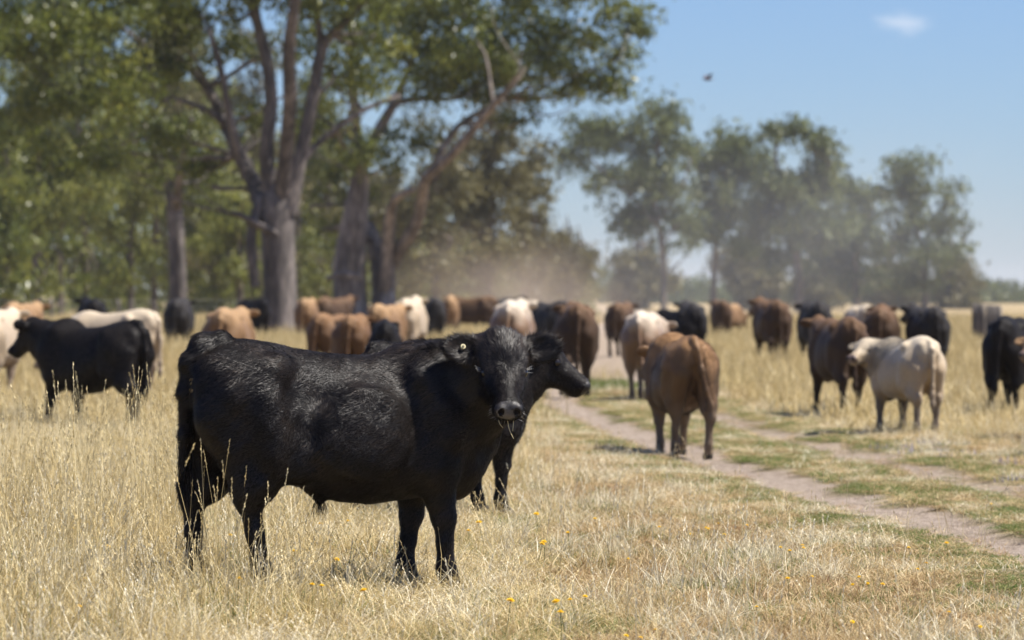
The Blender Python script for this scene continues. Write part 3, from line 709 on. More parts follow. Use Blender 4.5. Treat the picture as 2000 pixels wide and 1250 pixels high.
    for s in (-1, 1):
        t = ear[0] if s < 0 else ear[1]
        d = unit(np.array([-.10, s * 1.0, -.02 + t])); out = fr.M @ d
        wv = unit(fr.M @ np.array([.85, 0, -.35])); wv = unit(wv - out * (wv @ out)); tv = np.cross(out, wv)
        if tv @ fr.n < 0: tv = -tv
        b0 = fr(.035, s * .082, -.035); c = b0 + out * .108 * k
        rot = np.stack([out, wv, tv], 1)
        f.cone(b0, b0 + out * .07 * k, .036 * k, .034 * k, .04)
        f.ell(c, np.array((.098, .068, .024)) * k, .03, rot)
        f.ell(c + tv * .020 * k + out * .008 * k, np.array((.074, .046, .017)) * k, .012, rot, True)
        ears.append((c, out, wv, tv))
    if not detail:
        for s in (-1, 1): f.ell((-.15, s * .33, topz - .22), (.12, .08, .09), .08, None, True); f.cone((.30, s * .36, 1.02), (.33, s * .37, .68), .055, .06, .07, True)
    if tail: f.chain([t[0] for t in tail], [t[1] for t in tail], .035)
    if extra: extra(f, fr)
    V, Q = f.mesh()
    ctr = V[Q].mean(1); hp = (ctr - fr.P) @ fr.M / k
    mi = np.zeros(len(Q), np.int32); mi[ctr[:, 2] < .06] = 1
    nose = (hp[:, 0] + .35 * hp[:, 2] > .405) & (np.abs(hp[:, 1]) < .073) & (hp[:, 2] > -.09)
    mi[nose] = 2
    nh = np.minimum(*[((hp - [.455, s_ * .040, -.014]) / [.034, .0175, .025]).__pow__(2).sum(1) for s_ in (-1, 1)]); mi[nh < 1.0] = 3
    return V, Q, mi, fr, ears

def eye_mesh():
    import bmesh
    bm = bmesh.new(); bmesh.ops.create_icosphere(bm, subdivisions=3, radius=1.0); me = bpy.data.meshes.new('eye'); bm.to_mesh(me); bm.free()
    for p in me.polygons: p.use_smooth = True
    me.materials.append(M['eye']); return me
EYE = eye_mesh()
def add_eyes(root, fr):
    for s in (-1, 1):
        o = ob('eye', EYE, root); o.location = fr(.172, s * .095, -.030); o.scale = (.026 * fr.k,) * 3

def strands(P, N, T, L, w, rg, roll=0.6, lift=0.3, curl=0.25, tone=None):
    """flat tapered hairs: P roots, N normals, T comb directions, L lengths"""
    n = len(P); S = unit(np.cross(T, N)); a = rg.normal(0, roll, n)[:, None]; S = S * np.cos(a) + N * np.sin(a)
    lf = lift * rg.uniform(0.4, 1.6, n)[:, None]; L = L[:, None]
    p1 = P + L * .5 * unit(T + N * (lf + curl)); p2 = p1 + L * .5 * unit(T + N * (lf - curl))
    w = np.asarray(w); w = w[:, None] if w.ndim else w
    V = np.stack([P - S * w - N * .004, P + S * w - N * .004, p1 - S * w * .8, p1 + S * w * .8, p2], 1).reshape(-1, 3)
    b = np.arange(n)[:, None] * 5
    F = np.concatenate([b + [0, 1, 3], b + [0, 3, 2], b + [2, 3, 4]], 1).reshape(-1, 3)
    t = rg.uniform(0, 1, n) if tone is None else tone
    return V, F, np.repeat(t, 5)
def tri_sample(V, Q, n, rg, wfun=None):
    A, B, C, Dv = V[Q[:, 0]], V[Q[:, 1]], V[Q[:, 2]], V[Q[:, 3]]
    nr = np.cross(C - A, Dv - B); ar = np.linalg.norm(nr, axis=1) / 2
    if wfun is not None: ar = ar * wfun((A + C) / 2)
    f = rg.choice(len(Q), n, p=ar / ar.sum()); u, v = rg.uniform(0, 1, (2, n, 1))
    P = (A[f] * (1 - u) + B[f] * u) * (1 - v) + (Dv[f] * (1 - u) + C[f] * u) * v
    # smooth vertex normals
    vn = np.zeros_like(V)
    for k in range(4): np.add.at(vn, Q[:, k], nr)
    N = unit(vn[Q[f]].mean(1))
    return P, N

# ------------------------------------------------------------------ the black steer that looks at the camera
ANG = R(18)
STEER_D = 19.95
def hero():
    rg = np.random.default_rng(21)
    root = empty('steer', (gx(659, STEER_D), STEER_D, 0), ANG)
    cA, sA = math.cos(ANG), math.sin(ANG)
    cdir = np.array([-sA, -cA, 0]); rdir = np.array([cA, -sA, 0]); up = np.array([0, 0, 1.0])
    P = rdir * .768 + cdir * .12 + up * 1.190
    a = cdir * .66 + rdir * .09 - up * .74
    tail = [((-.56, 0, 1.20), .050), ((-.645, 0, 1.185), .046), ((-.705, .0, 1.11), .036), ((-.722, .01, .97), .028), ((-.718, .02, .77), .024), ((-.715, .03, .57), .020)]
    def extra(f, fr):
        f.cone((-.10, 0, .505), (-.085, 0, .452), .03, .016, .05)          # sheath
        f.cone((-.22, -.20, .60), (-.30, -.21, .80), .05, .04, .12)                                                     # flank fold
        f.ell((.06, -.27, .78), (.20, .05, .20), .10)                                                                  # barrel
        f.cone((.35, -.225, 1.03), (.47, -.255, .78), .03, .045, .09)                                                   # shoulder blade ridge
        f.ell((-.17, -.315, .97), (.12, .075, .085), .08, None, True)                                                   # hollow flank
        f.cone((.31, -.345, 1.02), (.33, -.36, .66), .055, .06, .07, True)                                              # behind the shoulder
        f.cone((-.25, -.34, .80), (-.30, -.33, .62), .06, .05, .07, True)                                               # before the stifle
        f.cone((-.47, -.33, 1.05), (-.55, -.30, .78), .035, .04, .09, True)                                             # between thigh muscles
        for x in (.60, .655, .70): f.cone((x, -.215, 1.06), (x - .04, -.24, .86), .012, .010, .035, True)               # neck creases
    V, Q, mi, fr, ears = build_cattle(.009, TORSO_STEER, P, a, hind=((.13, 0), (-.12, 0)), front=((.03, 0), (-.08, 0)), tail=tail,
                                      neck=[((.40, 0, 1.0), .18), ((.58, -.02, .97), .175), ((.69, -.09, 1.0), .15)], ear=(.16, .22), hs=.92, dz=.03, extra=extra, detail=True)
    P0 = V.copy()
    V = V + unit(np.stack([np.zeros(len(V)), V[:, 1], np.zeros(len(V))], 1)) * (vnoise(V, 9, 4) * .004)[:, None]
    body = ob('body', mesh_np('steer_body', V, Q, [M['black'], M['hoof'], M['nose'], M['nostril']], mi), root)
    add_eyes(root, fr)
    # coat
    n = 390000
    def dens(C):
        h = (C - fr.P) @ fr.M; head = (np.abs(h[:, 0] - .15) < .34) & (np.abs(h[:, 1]) < .3) & (np.abs(h[:, 2]) < .2)
        w = np.where(head, 2.0, 1.0); w[C[:, 2] < .07] = 0
        w[(h[:, 0] + .35 * h[:, 2] > .40) & (np.abs(h[:, 1]) < .07) & (h[:, 2] > -.095)] = 0
        w[C[:, 1] > .12] *= .45
        for s_ in (-1, 1): w[np.linalg.norm(h / fr.k - [.172, s_ * .105, -.030], axis=1) < .026] = 0
        return w
    Pt, N = tri_sample(V, Q, n, rg, dens)
    hp = (Pt - fr.P) @ fr.M
    head = (hp[:, 0] > -.06) & (hp[:, 0] < .5) & (np.abs(hp[:, 1]) < .115) & (hp[:, 2] > -.19)
    T = np.tile(np.array([-1.0, 0, -.45]), (n, 1))
    T[:, 2] -= 1.3 * sstep(.65, .35, Pt[:, 2])
    nk = sstep(.45, .75, Pt[:, 0]); T[:, 2] -= .9 * nk
    T += np.stack([vnoise(Pt, 7, 31), vnoise(Pt, 7, 32), vnoise(Pt, 7, 33)], 1) * .35 + np.stack([vnoise(Pt, 22, 34), vnoise(Pt, 22, 35), vnoise(Pt, 22, 36)], 1) * .30
    # hip whorl
    wh = np.array([-.19, -.27, .86]); dv = Pt - wh; dist = np.linalg.norm(dv, axis=1); wgt = sstep(.20, .04, dist)[:, None]
    T = T * (1 - wgt) + wgt * (unit(dv) * 1.2 + np.cross(unit(dv), [0, 1.0, 0]) * .9)
    who = np.array([.150, 0, .045]); rad = hp - who; rad[:, 2] *= .2
    Th = unit(rad) @ fr.M.T + .35 * np.stack([vnoise(Pt, 30, 41), vnoise(Pt, 30, 42), vnoise(Pt, 30, 43)], 1)
    T[head] = Th[head]
    al = Pt @ unit(np.array([-1.0, 0, -.6])); ac = Pt @ unit(np.array([.6, 0, -1.0])); Ps = np.stack([al * 7, ac * 34, Pt[:, 1] * 16], 1)
    Phs = hp @ np.diag([9.0, 30.0, 9.0]); Ps = np.where(head[:, None], Phs, Ps)
    streak = np.stack([vnoise(Ps, 3.6, 81), vnoise(Ps, 3.6, 82), vnoise(Ps, 3.6, 83)], 1)
    L = np.full(n, .019) * (1 + .4 * vnoise(Pt, 6, 50))
    L[Pt[:, 2] < .5] *= .75
    L[head] = .014 + .030 * sstep(.12, -.02, hp[head][:, 0]) * (hp[head][:, 2] > -.05) + .010 * np.exp(-((hp[head][:, 0] - .13) ** 2 + hp[head][:, 1] ** 2) / .003)
    L[head & (hp[:, 0] > .25)] = .008
    lift = np.full(n, .28)
    cw = sstep(.72, .97, N[:, 2]) * sstep(.2, .5, Pt[:, 0]) * sstep(1.05, 1.12, Pt[:, 2]) * ~head; crest = cw > .3
    L *= 1 + .9 * cw; T = T + N * (.7 * cw * rg.uniform(.3, 1.2, n))[:, None]
    tl = (Pt[:, 0] < -.60) & (np.abs(Pt[:, 1]) < .075) & (N[:, 0] < .3)
    L[tl] = .032; lift[tl] = .55
    for (c, out, wv, tv) in ears:
        e = Pt - c; ie = (np.abs(e @ out) < .11) & (np.abs(e @ wv) < .075) & (np.abs(e @ tv) < .05) & (e @ out > -.05)
        T[ie] = out * .9 + unit(e[ie]) * .6 + rg.normal(0, .25, (ie.sum(), 3)); L[ie] = .029 * rg.uniform(.6, 1.3, ie.sum()); lift[ie] = .5
        edge = ie & (np.hypot((e @ out) / .098, (e @ wv) / .058) > .8); L[edge] *= 1.35
    L = L * rg.uniform(.65, 1.3, n)
    T = T - N * np.sum(T * N, 1, keepdims=True) * np.where(crest, .0, .9)[:, None]; T = unit(T + rg.normal(0, .10, (n, 3)))
    lf = lift * rg.uniform(.5, 1.5, n)
    tone = np.clip(.5 + .25 * vnoise(Pt, 5, 60) + .25 * streak[:, 0] + rg.normal(0, .12, n), 0, 1)
    Vs, Fs, ts = strands(Pt, N, T, L, np.full(n, .00085), rg, .3, .22, .12, tone)
    co = ob('coat', set_nrm(mesh_np('coat', Vs, Fs, [M['fur']], smooth=False, attrs={'tone': ts}), unit(N + streak * .13 + .10 * np.stack([vnoise(Pt, 16, 91), vnoise(Pt, 16, 92), vnoise(Pt, 16, 93)], 1)), T, rg, .11), root); tag(co, kind='stuff')
    # tail switch and sheath hair
    k = 1300; u = rg.uniform(0, 1, k); z0 = .84 - u * .33; cx = -.718 - .004 * u; Pp = np.stack([cx + rg.normal(0, .013, k), .028 + rg.normal(0, .013, k), z0], 1)
    Tt = unit(np.stack([rg.normal(-.06, .09, k), rg.normal(0, .09, k), -np.ones(k)], 1)); Nn = unit(rg.normal(size=(k, 3)) * [1, 1, .1])
    Vs, Fs, ts = strands(Pp, Nn, Tt, rg.uniform(.08, .17, k), np.full(k, .0011), rg, 1.5, .02, .12)
    o = ob('tail_switch', set_nrm(mesh_np('tail_switch', Vs, Fs, [M['fur']], smooth=False, attrs={'tone': ts}), Nn, Tt * 0, rg), root); tag(o, kind='stuff')
    k = 160; Pp = np.array([-.085, 0, .445]) + rg.normal(0, .018, (k, 3)); Tt = unit(np.stack([rg.normal(0, .35, k), rg.normal(0, .3, k), -np.ones(k)], 1)); Nn = unit(rg.normal(size=(k, 3)))
    Vs, Fs, ts = strands(Pp, Nn, Tt, rg.uniform(.03, .075, k), np.full(k, .001), rg, 1.5, .02, .1)
    o = ob('belly_tuft', set_nrm(mesh_np('belly_tuft', Vs, Fs, [M['fur']], smooth=False, attrs={'tone': ts}), Nn, Tt * 0, rg), root); tag(o, kind='stuff')
    # pale lashes and muzzle whiskers
    k = 16; sd = np.where(np.arange(k) % 2 == 0, 1, -1)
    Pp = np.array([fr(.160 + rg.uniform(-.016, .016), s * .116, -.022) for s in sd]); Tt = unit(np.array([fr.s * s * 1.0 + fr.n * rg.uniform(.0, .35) + fr.a * rg.uniform(-.3, .5) for s in sd])); Nn = np.tile(fr.n, (k, 1))
    Vs, Fs, ts = strands(Pp, Nn, Tt, rg.uniform(.022, .036, k), np.full(k, .0006), rg, .3, .1, -.1)
    tag(ob('eyelashes', mesh_np('lashes', Vs, Fs, [M['lash']], smooth=False), root), kind='stuff')
    k = 70; th = rg.uniform(-2.2, 2.2, k)
    Pp = np.array([fr(.39 + rg.uniform(-.05, .05), .066 * math.sin(t), -.055 - .045 * abs(math.cos(t * .7)) * .6) for t in th]); Tt = unit(np.array([fr.s * math.sin(t) + fr.a * .35 - fr.n * .5 for t in th])); Nn = unit(rg.normal(size=(k, 3)))
    Vs, Fs, ts = strands(Pp, Nn, Tt, rg.uniform(.02, .045, k), np.full(k, .0006), rg, .3, .1, .2)
    tag(ob('whiskers', mesh_np('whiskers', Vs, Fs, [M['lash']], smooth=False), root), kind='stuff')
    # ear tag button in the animal's right ear (the one over its neck)
    c, out, wv, tv = ears[0]
    import bmesh
    bm = bmesh.new()
    rot = Matrix(np.stack([out, wv, tv], 1).tolist()).to_4x4()
    pos = Vector(c + tv * .022 + out * .012 - wv * .006)
    bmesh.ops.create_cone(bm, cap_ends=True, segments=20, radius1=.0135, radius2=.0115, depth=.007, matrix=Matrix.Translation(pos) @ rot)
    me = bpy.data.meshes.new('tag'); bm.to_mesh(me); bm.free(); me.materials.append(M['tagm'])
    et = ob('ear_tag', me, root)
    bm = bmesh.new(); bmesh.ops.create_cone(bm, cap_ends=True, segments=14, radius1=.006, radius2=.004, depth=.006, matrix=Matrix.Translation(pos + Vector(tv) * .006) @ rot)
    me = bpy.data.meshes.new('stud'); bm.to_mesh(me); bm.free(); me.materials.append(M['tagd']); ob('tag_stud', me, et)
    # dried muck on the rump
    k = 16; Pp, Nn = tri_sample(V, Q, k, rg, lambda C: ((C[:, 0] < -.60) & (C[:, 1] < -.05) & (C[:, 1] > -.11) & (C[:, 2] > .95) & (C[:, 2] < 1.04)).astype(float) + 1e-12)
    Vs, Fs, ts = strands(Pp + Nn * .012, Nn, unit(np.array([[0.1, 0, -1.0]]) + rg.normal(0, .3, (k, 3))), rg.uniform(.008, .02, k), np.full(k, .004), rg, .4, .1, .1)
    tag(ob('dried_muck', mesh_np('muck', Vs, Fs, [M['dung']], smooth=False), root), kind='stuff')
    tag(root, 'stocky black steer with round ear tag, head turned to face the camera', 'steer')
    # stems hanging from its mouth
    bpy.context.view_layer.update()
    mw = root.matrix_world
    for (s, dx, dz, L) in ((.030, -.004, -.05, 1), (.0, .028, -.085, 1), (-.045, .020, -.035, 1)):
        p = np.array(mw @ Vector(fr(.435, s, -.088)))
        V2, F2 = tube([(0, 0, 0), (dx * .3, -.012, dz * .5), (dx, -.018, dz)], [.0018, .0014, .001], 5, .01, 0)
        o = ob('straw_stem', mesh_np('straw_stem', V2, F2, [M['straw']])); o.location = p
        tag(o, 'pale straw stem hanging from the mouth of the black steer', 'straw', 'stems in the steer\'s mouth')
hero()

# ------------------------------------------------------------------ the herd: a few poses, each animal its own object
def tail_hang(sw=0.0, top=1.25):
    return [((-.58, 0, top - .05), .045), ((-.67, 0, top - .075), .042), ((-.735, sw * .15, top - .16), .038), ((-.775, sw * .45, top - .40), .027), ((-.785, sw * .8, top - .62), .022), ((-.785, sw, top - .72), .03), ((-.785, sw * 1.12, top - .84), .034), ((-.785, sw * 1.2, top - .95), .012)]
POSES = {}
def pose(key, **kw):
    V, Q, mi, fr, ears = build_cattle(**kw); POSES[key] = (V, Q, mi, fr)
pose('walk', h=.02, torso=TORSO_COW, P=(1.02, 0, 1.22), a=(.75, 0, -.65), hind=((.16, 0), (-.14, .0)), front=((-.12, 0), (.16, 0)), tail=tail_hang(.02))
pose('stride', h=.02, torso=TORSO_COW, P=(1.04, -.03, 1.10), a=(.75, -.1, -.65), hind=((-.15, .03), (.15, 0)), front=((.14, 0), (-.14, .03)), tail=tail_hang(-.10))
pose('low', h=.022, torso=TORSO_COW, P=(1.10, 0, .86), a=(.45, 0, -.9), hind=((.05, 0), (-.08, 0)), front=((.05, 0), (-.05, 0)), tail=tail_hang(.05))
pose('stand', h=.022, torso=TORSO_COW, P=(1.00, .05, 1.26), a=(.78, .25, -.5), hind=((.0, 0), (-.08, 0)), front=((.0, 0), (.05, 0)), tail=tail_hang(-.03))
pose('swing', h=.017, torso=TORSO_STEER, P=(1.02, 0, 1.05), a=(.75, 0, -.65), hind=((-.16, .0), (.17, .0)), front=((.14, 0), (-.12, 0)), hs=.98,
     tail=[((-.57, 0, 1.145), .04), ((-.655, 0, 1.13), .04), ((-.725, -.02, 1.05), .034), ((-.775, -.05, .86), .027), ((-.785, -.10, .66), .024), ((-.785, -.15, .52), .034), ((-.785, -.165, .40), .036), ((-.785, -.15, .28), .014)])
def back_look(ang, left=1):       # head turned back toward the camera, body pointing away at 'ang' (from +X)
    c, s = math.cos(ang), math.sin(ang); w = np.array([-.45, -.85]); return np.array([w[0] * c + w[1] * s, -w[0] * s + w[1] * c])
q = back_look(R(118))
pose('look', h=.017, torso=TORSO_COW, P=(.78, .20, 1.16), a=(q[0], q[1], -.42), neck=[((.42, 0, 1.0), .20), ((.62, .03, .97), .18), ((.72, .11, 1.02), .15)], hind=((.02, 0), (-.06, 0)), front=((.0, 0), (.04, 0)), tail=tail_hang(.02), ear=(.0, .0))
pose('side', h=.015, torso=TORSO_STEER, P=(.92, .03, 1.16), a=(.62, .05, -.62), hind=((.10, 0), (-.14, 0)), front=((-.06, 0), (.10, 0)), ear=(.25, .25),
     tail=[((-.56, 0, 1.155), .042), ((-.645, 0, 1.14), .042), ((-.71, 0, 1.06), .036), ((-.745, 0, .86), .027), ((-.75, 0, .62), .024), ((-.75, 0, .50), .032), ((-.75, 0, .34), .012)])
pose('mate', h=.013, torso=TORSO_STEER, P=(.85, -.13, 1.17), a=(.50, -.60, -.68), hind=((.06, 0), (-.12, 0)), front=((-.04, 0), (.06, 0)), ear=(.05, .3),
     tail=[((-.56, 0, 1.155), .042), ((-.645, 0, 1.14), .042), ((-.71, 0, 1.06), .036), ((-.745, 0, .86), .027), ((-.75, 0, .62), .024), ((-.75, 0, .45), .02)])
MESHES = {}
def add_coat(root, key, coat, n, seed):
    rg = np.random.default_rng(seed); V, Q, mi, fr = POSES[key]
    Pt, N = tri_sample(V, Q, n, rg, lambda C: np.where(C[:, 2] < .08, 0.0, 1.0) * np.where(((C - fr.P) @ fr.M)[:, 0] / fr.k > .40, 0.0, 1.0) + 1e-12)
    T = np.tile(np.array([-1.0, 0, -.5]), (n, 1)); T[:, 2] -= 1.3 * sstep(.65, .35, Pt[:, 2])
    T += np.stack([vnoise(Pt, 6, 31), vnoise(Pt, 6, 32), vnoise(Pt, 6, 33)], 1) * .45
    hp = (Pt - fr.P) @ fr.M; hd = (hp[:, 0] > 0) & (hp[:, 0] < .5) & (np.abs(hp[:, 1]) < .13); T[hd] = fr.a * np.sign(hp[hd][:, :1] - .15)
    T = T - N * np.sum(T * N, 1, keepdims=True) * .9; T = unit(T + rg.normal(0, .15, (n, 3)))
    L = .024 * (1 + .35 * vnoise(Pt, 6, 50)) * rg.uniform(.6, 1.3, n); L[hd] *= .55
    Vs, Fs, ts = strands(Pt, N, T, L, np.full(n, .0022), rg, .4, .22, .12)
    tag(ob('coat', set_nrm(mesh_np('coat_' + key, Vs, Fs, [M['fur' if coat == 'black' else coat + '_fur']], smooth=False, attrs={'tone': ts}), N, T, rg, .15), root), kind='stuff')
def animal(key, coat, px, D, ang, s, label, eyes=False, group='cattle walking off across the paddock', nm='cow', z=0, nose='darknose', fur=0):
    if (key, coat) not in MESHES:
        V, Q, mi, fr = POSES[key]; MESHES[(key, coat)] = mesh_np('cow_' + key, V, Q, [M[coat], M['hoof'], M[nose], M['nostril']], mi)
    root = empty(nm, (gx(px, D), D, z), R(ang), s)
    if not fur: root.scale = (s * random.uniform(.94, 1.05), s * random.uniform(.86, 1.06), s * random.uniform(.96, 1.03))
    ob('body', MESHES[(key, coat)], root)
    if eyes: add_eyes(root, POSES[key][3])
    if key == 'swing': root.scale = (s, s * .90, s)
    if fur: add_coat(root, key, coat, fur, int(px))
    tag(root, label, 'cow' if nm == 'cow' else 'steer', group)
    return root
# px = picture column of the body's middle, D = metres away, ang = heading (0 right, 90 straight away, 180 left)
animal('mate', 'black', 862, 26.9, 48, .95, 'black steer in profile standing close behind the tagged steer', True, nm='steer', fur=60000)
animal('side', 'black', 186, 44, 140, .98, 'black steer standing in long grass before a cream cow, facing away from the tagged steer', True, nm='steer', fur=40000)
animal('swing', 'fawn', 1330, 38.2, 99, .93, 'fawn-brown cow on the wheel track swinging its tail', fur=40000, z=-.035)
animal('stride', 'sunlit_back', 1262, 57.5, 78, .98, 'brown cow with a painted sunlit back walking ahead of the tail-swinging fawn cow', z=-.03)
animal('look', 'cream', 1772, 43.2, 110, .80, 'cream cow looking back over its shoulder', True, nose='pinknose', fur=40000)
animal('walk', 'darkbrown', 1640, 49.5, 101, .93, 'dark brown cow standing half behind the cream one looking back')
animal('low', 'black', 1978, 48.0, 72, .93, 'black cow with its shadow on green grass, right of the cream cow looking back')
animal('low', 'pale', 222, 57, 150, .98, 'cream cow showing its back behind the black steer in long grass')
animal('walk', 'tan', 447, 60, 84, .98, 'tan cow showing only its rump above the tagged steer\'s back end')
animal('walk', 'brown', 690, 66, 86, .92, 'pink-brown cow beside the black one behind the tagged steer\'s back')
animal('low', 'brown', 648, 72, 70, .92, 'brown cow half hidden behind the pink-brown cow')
animal('walk', 'black', 752, 57, 92, .86, 'black cow in rear view just over the tagged steer\'s back')
animal('stand', 'pale', 800, 90, 82, 1.06, 'bright cream cow with a round pale rump near the twin-trunked gum')
animal('walk', 'tan', 752, 82, 75, 1.0, 'tan cow between the bright cream cow and the black rear view')
animal('walk', 'sunlit_back', 1002, 66, 84, 1.05, 'white-backed tan cow just behind the tagged steer\'s poll')
animal('walk', 'darkbrown', 1124, 60, 92, 1.04, 'shaggy brown cow in rear view at the start of the far track')
animal('low', 'charcoal', 1075, 85, 118, 1.04, 'charcoal cow tucked behind the shaggy brown one')
animal('stand', 'pale', 1036, 112, 100, 1.05, 'small pale cow far back between the sunlit-backed and charcoal cows')
animal('walk', 'darkbrown', 1212, 100, 80, 1.04, 'dark brown cow beyond the sunlit-backed cow on the track')
animal('low', 'black', 1322, 78, 125, .98, 'black cow bent low beyond the tail-swinging fawn cow')
animal('stand', 'charcoal', 1350, 92, 92, 1.04, 'charcoal cow upright behind the black one bent low')
animal('walk', 'darkbrown', 1408, 128, 95, 1.0, 'small dark brown cow alone by the fence line in straw')
animal('low', 'tan', 1425, 135, 60, .95, 'small tan cow beside the lone small dark brown one')
animal('stand', 'darkbrown', 1508, 86, 97, 1.04, 'stout dark brown cow alone in straw between the track and the charcoal cow')
animal('walk', 'charcoal', 1592, 82, 94, 1.05, 'charcoal cow upright behind the dark brown cow')
animal('stand', 'darkbrown', 1722, 74, 82, 1.0, 'brown-backed dark cow behind the cream cow looking back')
animal('low', 'pale', 1680, 88, 100, 1.0, 'pale cow whose back peeps out over the dark brown cow')
animal('stand', 'charcoal', 1812, 74, 97, 1.0, 'broad charcoal cow standing beyond the cream one looking back')
animal('look', 'tan', 2128, 41.0, 118, .88, 'tan cow at the frame edge, only its ear showing before the black cow', nose='pinknose')
animal('walk', 'tan', 40, 80, 80, 1.02, 'reddish tan cow in straw before the bushy trees')
animal('walk', 'pale', -14, 58, 82, .98, 'white cow at the edge of the field by the reddish tan cow')
animal('stand', 'black', 180, 95, 100, 1.06, 'black cow far back behind the cream cow\'s head')
animal('walk', 'charcoal', 350, 104, 88, 1.08, 'charcoal cow right under the slim straight gum')
animal('low', 'black', 494, 122, 120, 1.08, 'black cow in the shade next to the broad gum trunk')
animal('walk', 'tan', 599, 120, 85, 1.10, 'tan cow in the gap between the two big gums')
animal('stand', 'darkbrown', 650, 132, 60, 1.14, 'dark brown cow against the foot of the twin-trunked gum')
animal('walk', 'charcoal', 848, 118, 95, 1.12, 'charcoal cow behind the bright cream cow')
animal('stand', 'tan', 880, 138, 88, 1.08, 'tan cow in the dust behind the charcoal one')
animal('low', 'darkbrown', 922, 140, 165, 1.14, 'dark brown cow seen side-on in the dust')
animal('stand', 'charcoal', 968, 150, 30, 1.12, 'charcoal cow side-on in the dust, farthest of the herd')

# ------------------------------------------------------------------ grass: clumps scattered over the ground
def blade_clump(name, mat, nb, rad, hgt, wid, lean, rg, heads=0, seg=3):
    """one clump of curved tapered blades"""
    b0 = np.stack([rg.normal(0, rad * .5, nb), rg.normal(0, rad * .5, nb), np.full(nb, -.01)], 1)
    az = rg.uniform(0, 6.283, nb); ln = rg.uniform(.1, 1, nb) * lean; L = hgt * rg.uniform(.35, 1.1, nb)
    dirh = np.stack([np.cos(az), np.sin(az), 0 * az], 1)
    az2 = rg.uniform(0, 6.283, nb); S = np.stack([np.cos(az2), np.sin(az2), 0 * az2], 1)
    Vs = []; tt = np.linspace(0, 1, seg + 1)
    for t in tt:
        c = b0 + dirh * (L * ln * t ** 1.8)[:, None] + np.array([0, 0, 1.0]) * (L * (t - .35 * ln * t * t))[:, None]
        w = (wid * (1 - .85 * t ** 1.5))[:, None] * rg.uniform(.8, 1.2, (nb, 1)) if np.ndim(wid) else wid * (1 - .85 * t ** 1.5)
        Vs += [c - S * w, c + S * w]
    V = np.stack(Vs, 1).reshape(-1, 3); k = 2 * (seg + 1); o = np.arange(nb)[:, None] * k
    F = np.concatenate([o + [2 * i, 2 * i + 1, 2 * i + 3, 2 * i + 2] for i in range(seg)], 1).reshape(-1, 4)
    tone = np.repeat(rg.normal(.48, .30, nb), k)
    if heads:                                   # seed heads on thin stems
        ps = [(V, F)]; tn = [tone]
        for q in range(heads):
            x, y = rg.normal(0, rad * .5, 2); a = rg.uniform(0, 6.28); hh = hgt * rg.uniform(1.0, 1.45); le = rg.uniform(.05, .4) * hh
            dx, dy = math.cos(a) * le, math.sin(a) * le
            tip = np.array([x + dx, y + dy, hh]); mid = np.array([x + dx * .35, y + dy * .35, hh * .55])
            s_ = np.array([math.cos(a + 1.57), math.sin(a + 1.57), 0]); w = .0011
            VV = [[x - s_[0] * w, y - s_[1] * w, 0], [x + s_[0] * w, y + s_[1] * w, 0], mid + s_ * w, mid - s_ * w, tip + s_ * w * .7, tip - s_ * w * .7]
            FF = [[0, 1, 2, 3], [3, 2, 4, 5]]
            d = unit(tip - mid)
            for j in range(7):                  # spikelets
                c = tip - d * .011 * j; an = j * 2.4; e = np.array([math.cos(an), math.sin(an), .0]); b_ = len(VV)
                VV += [c, c + e * .0055 + d * .006, c + d * .016, c - e * .002 + d * .006]; FF.append([b_, b_ + 1, b_ + 2, b_ + 3])
            ps.append((np.array(VV), np.array(FF))); tn.append(np.full(len(VV), rg.uniform(.5, .95)))
        V, F = merge(ps); tone = np.concatenate(tn)
    me = mesh_np(name, V, F, [mat], smooth=False, attrs={'tone': np.clip(tone, 0, 1)})
    return bpy.data.objects.new(name, me)
def collection_of(name, objs):
    c = bpy.data.collections.new(name)
    for o in objs: c.objects.link(o)
    return c
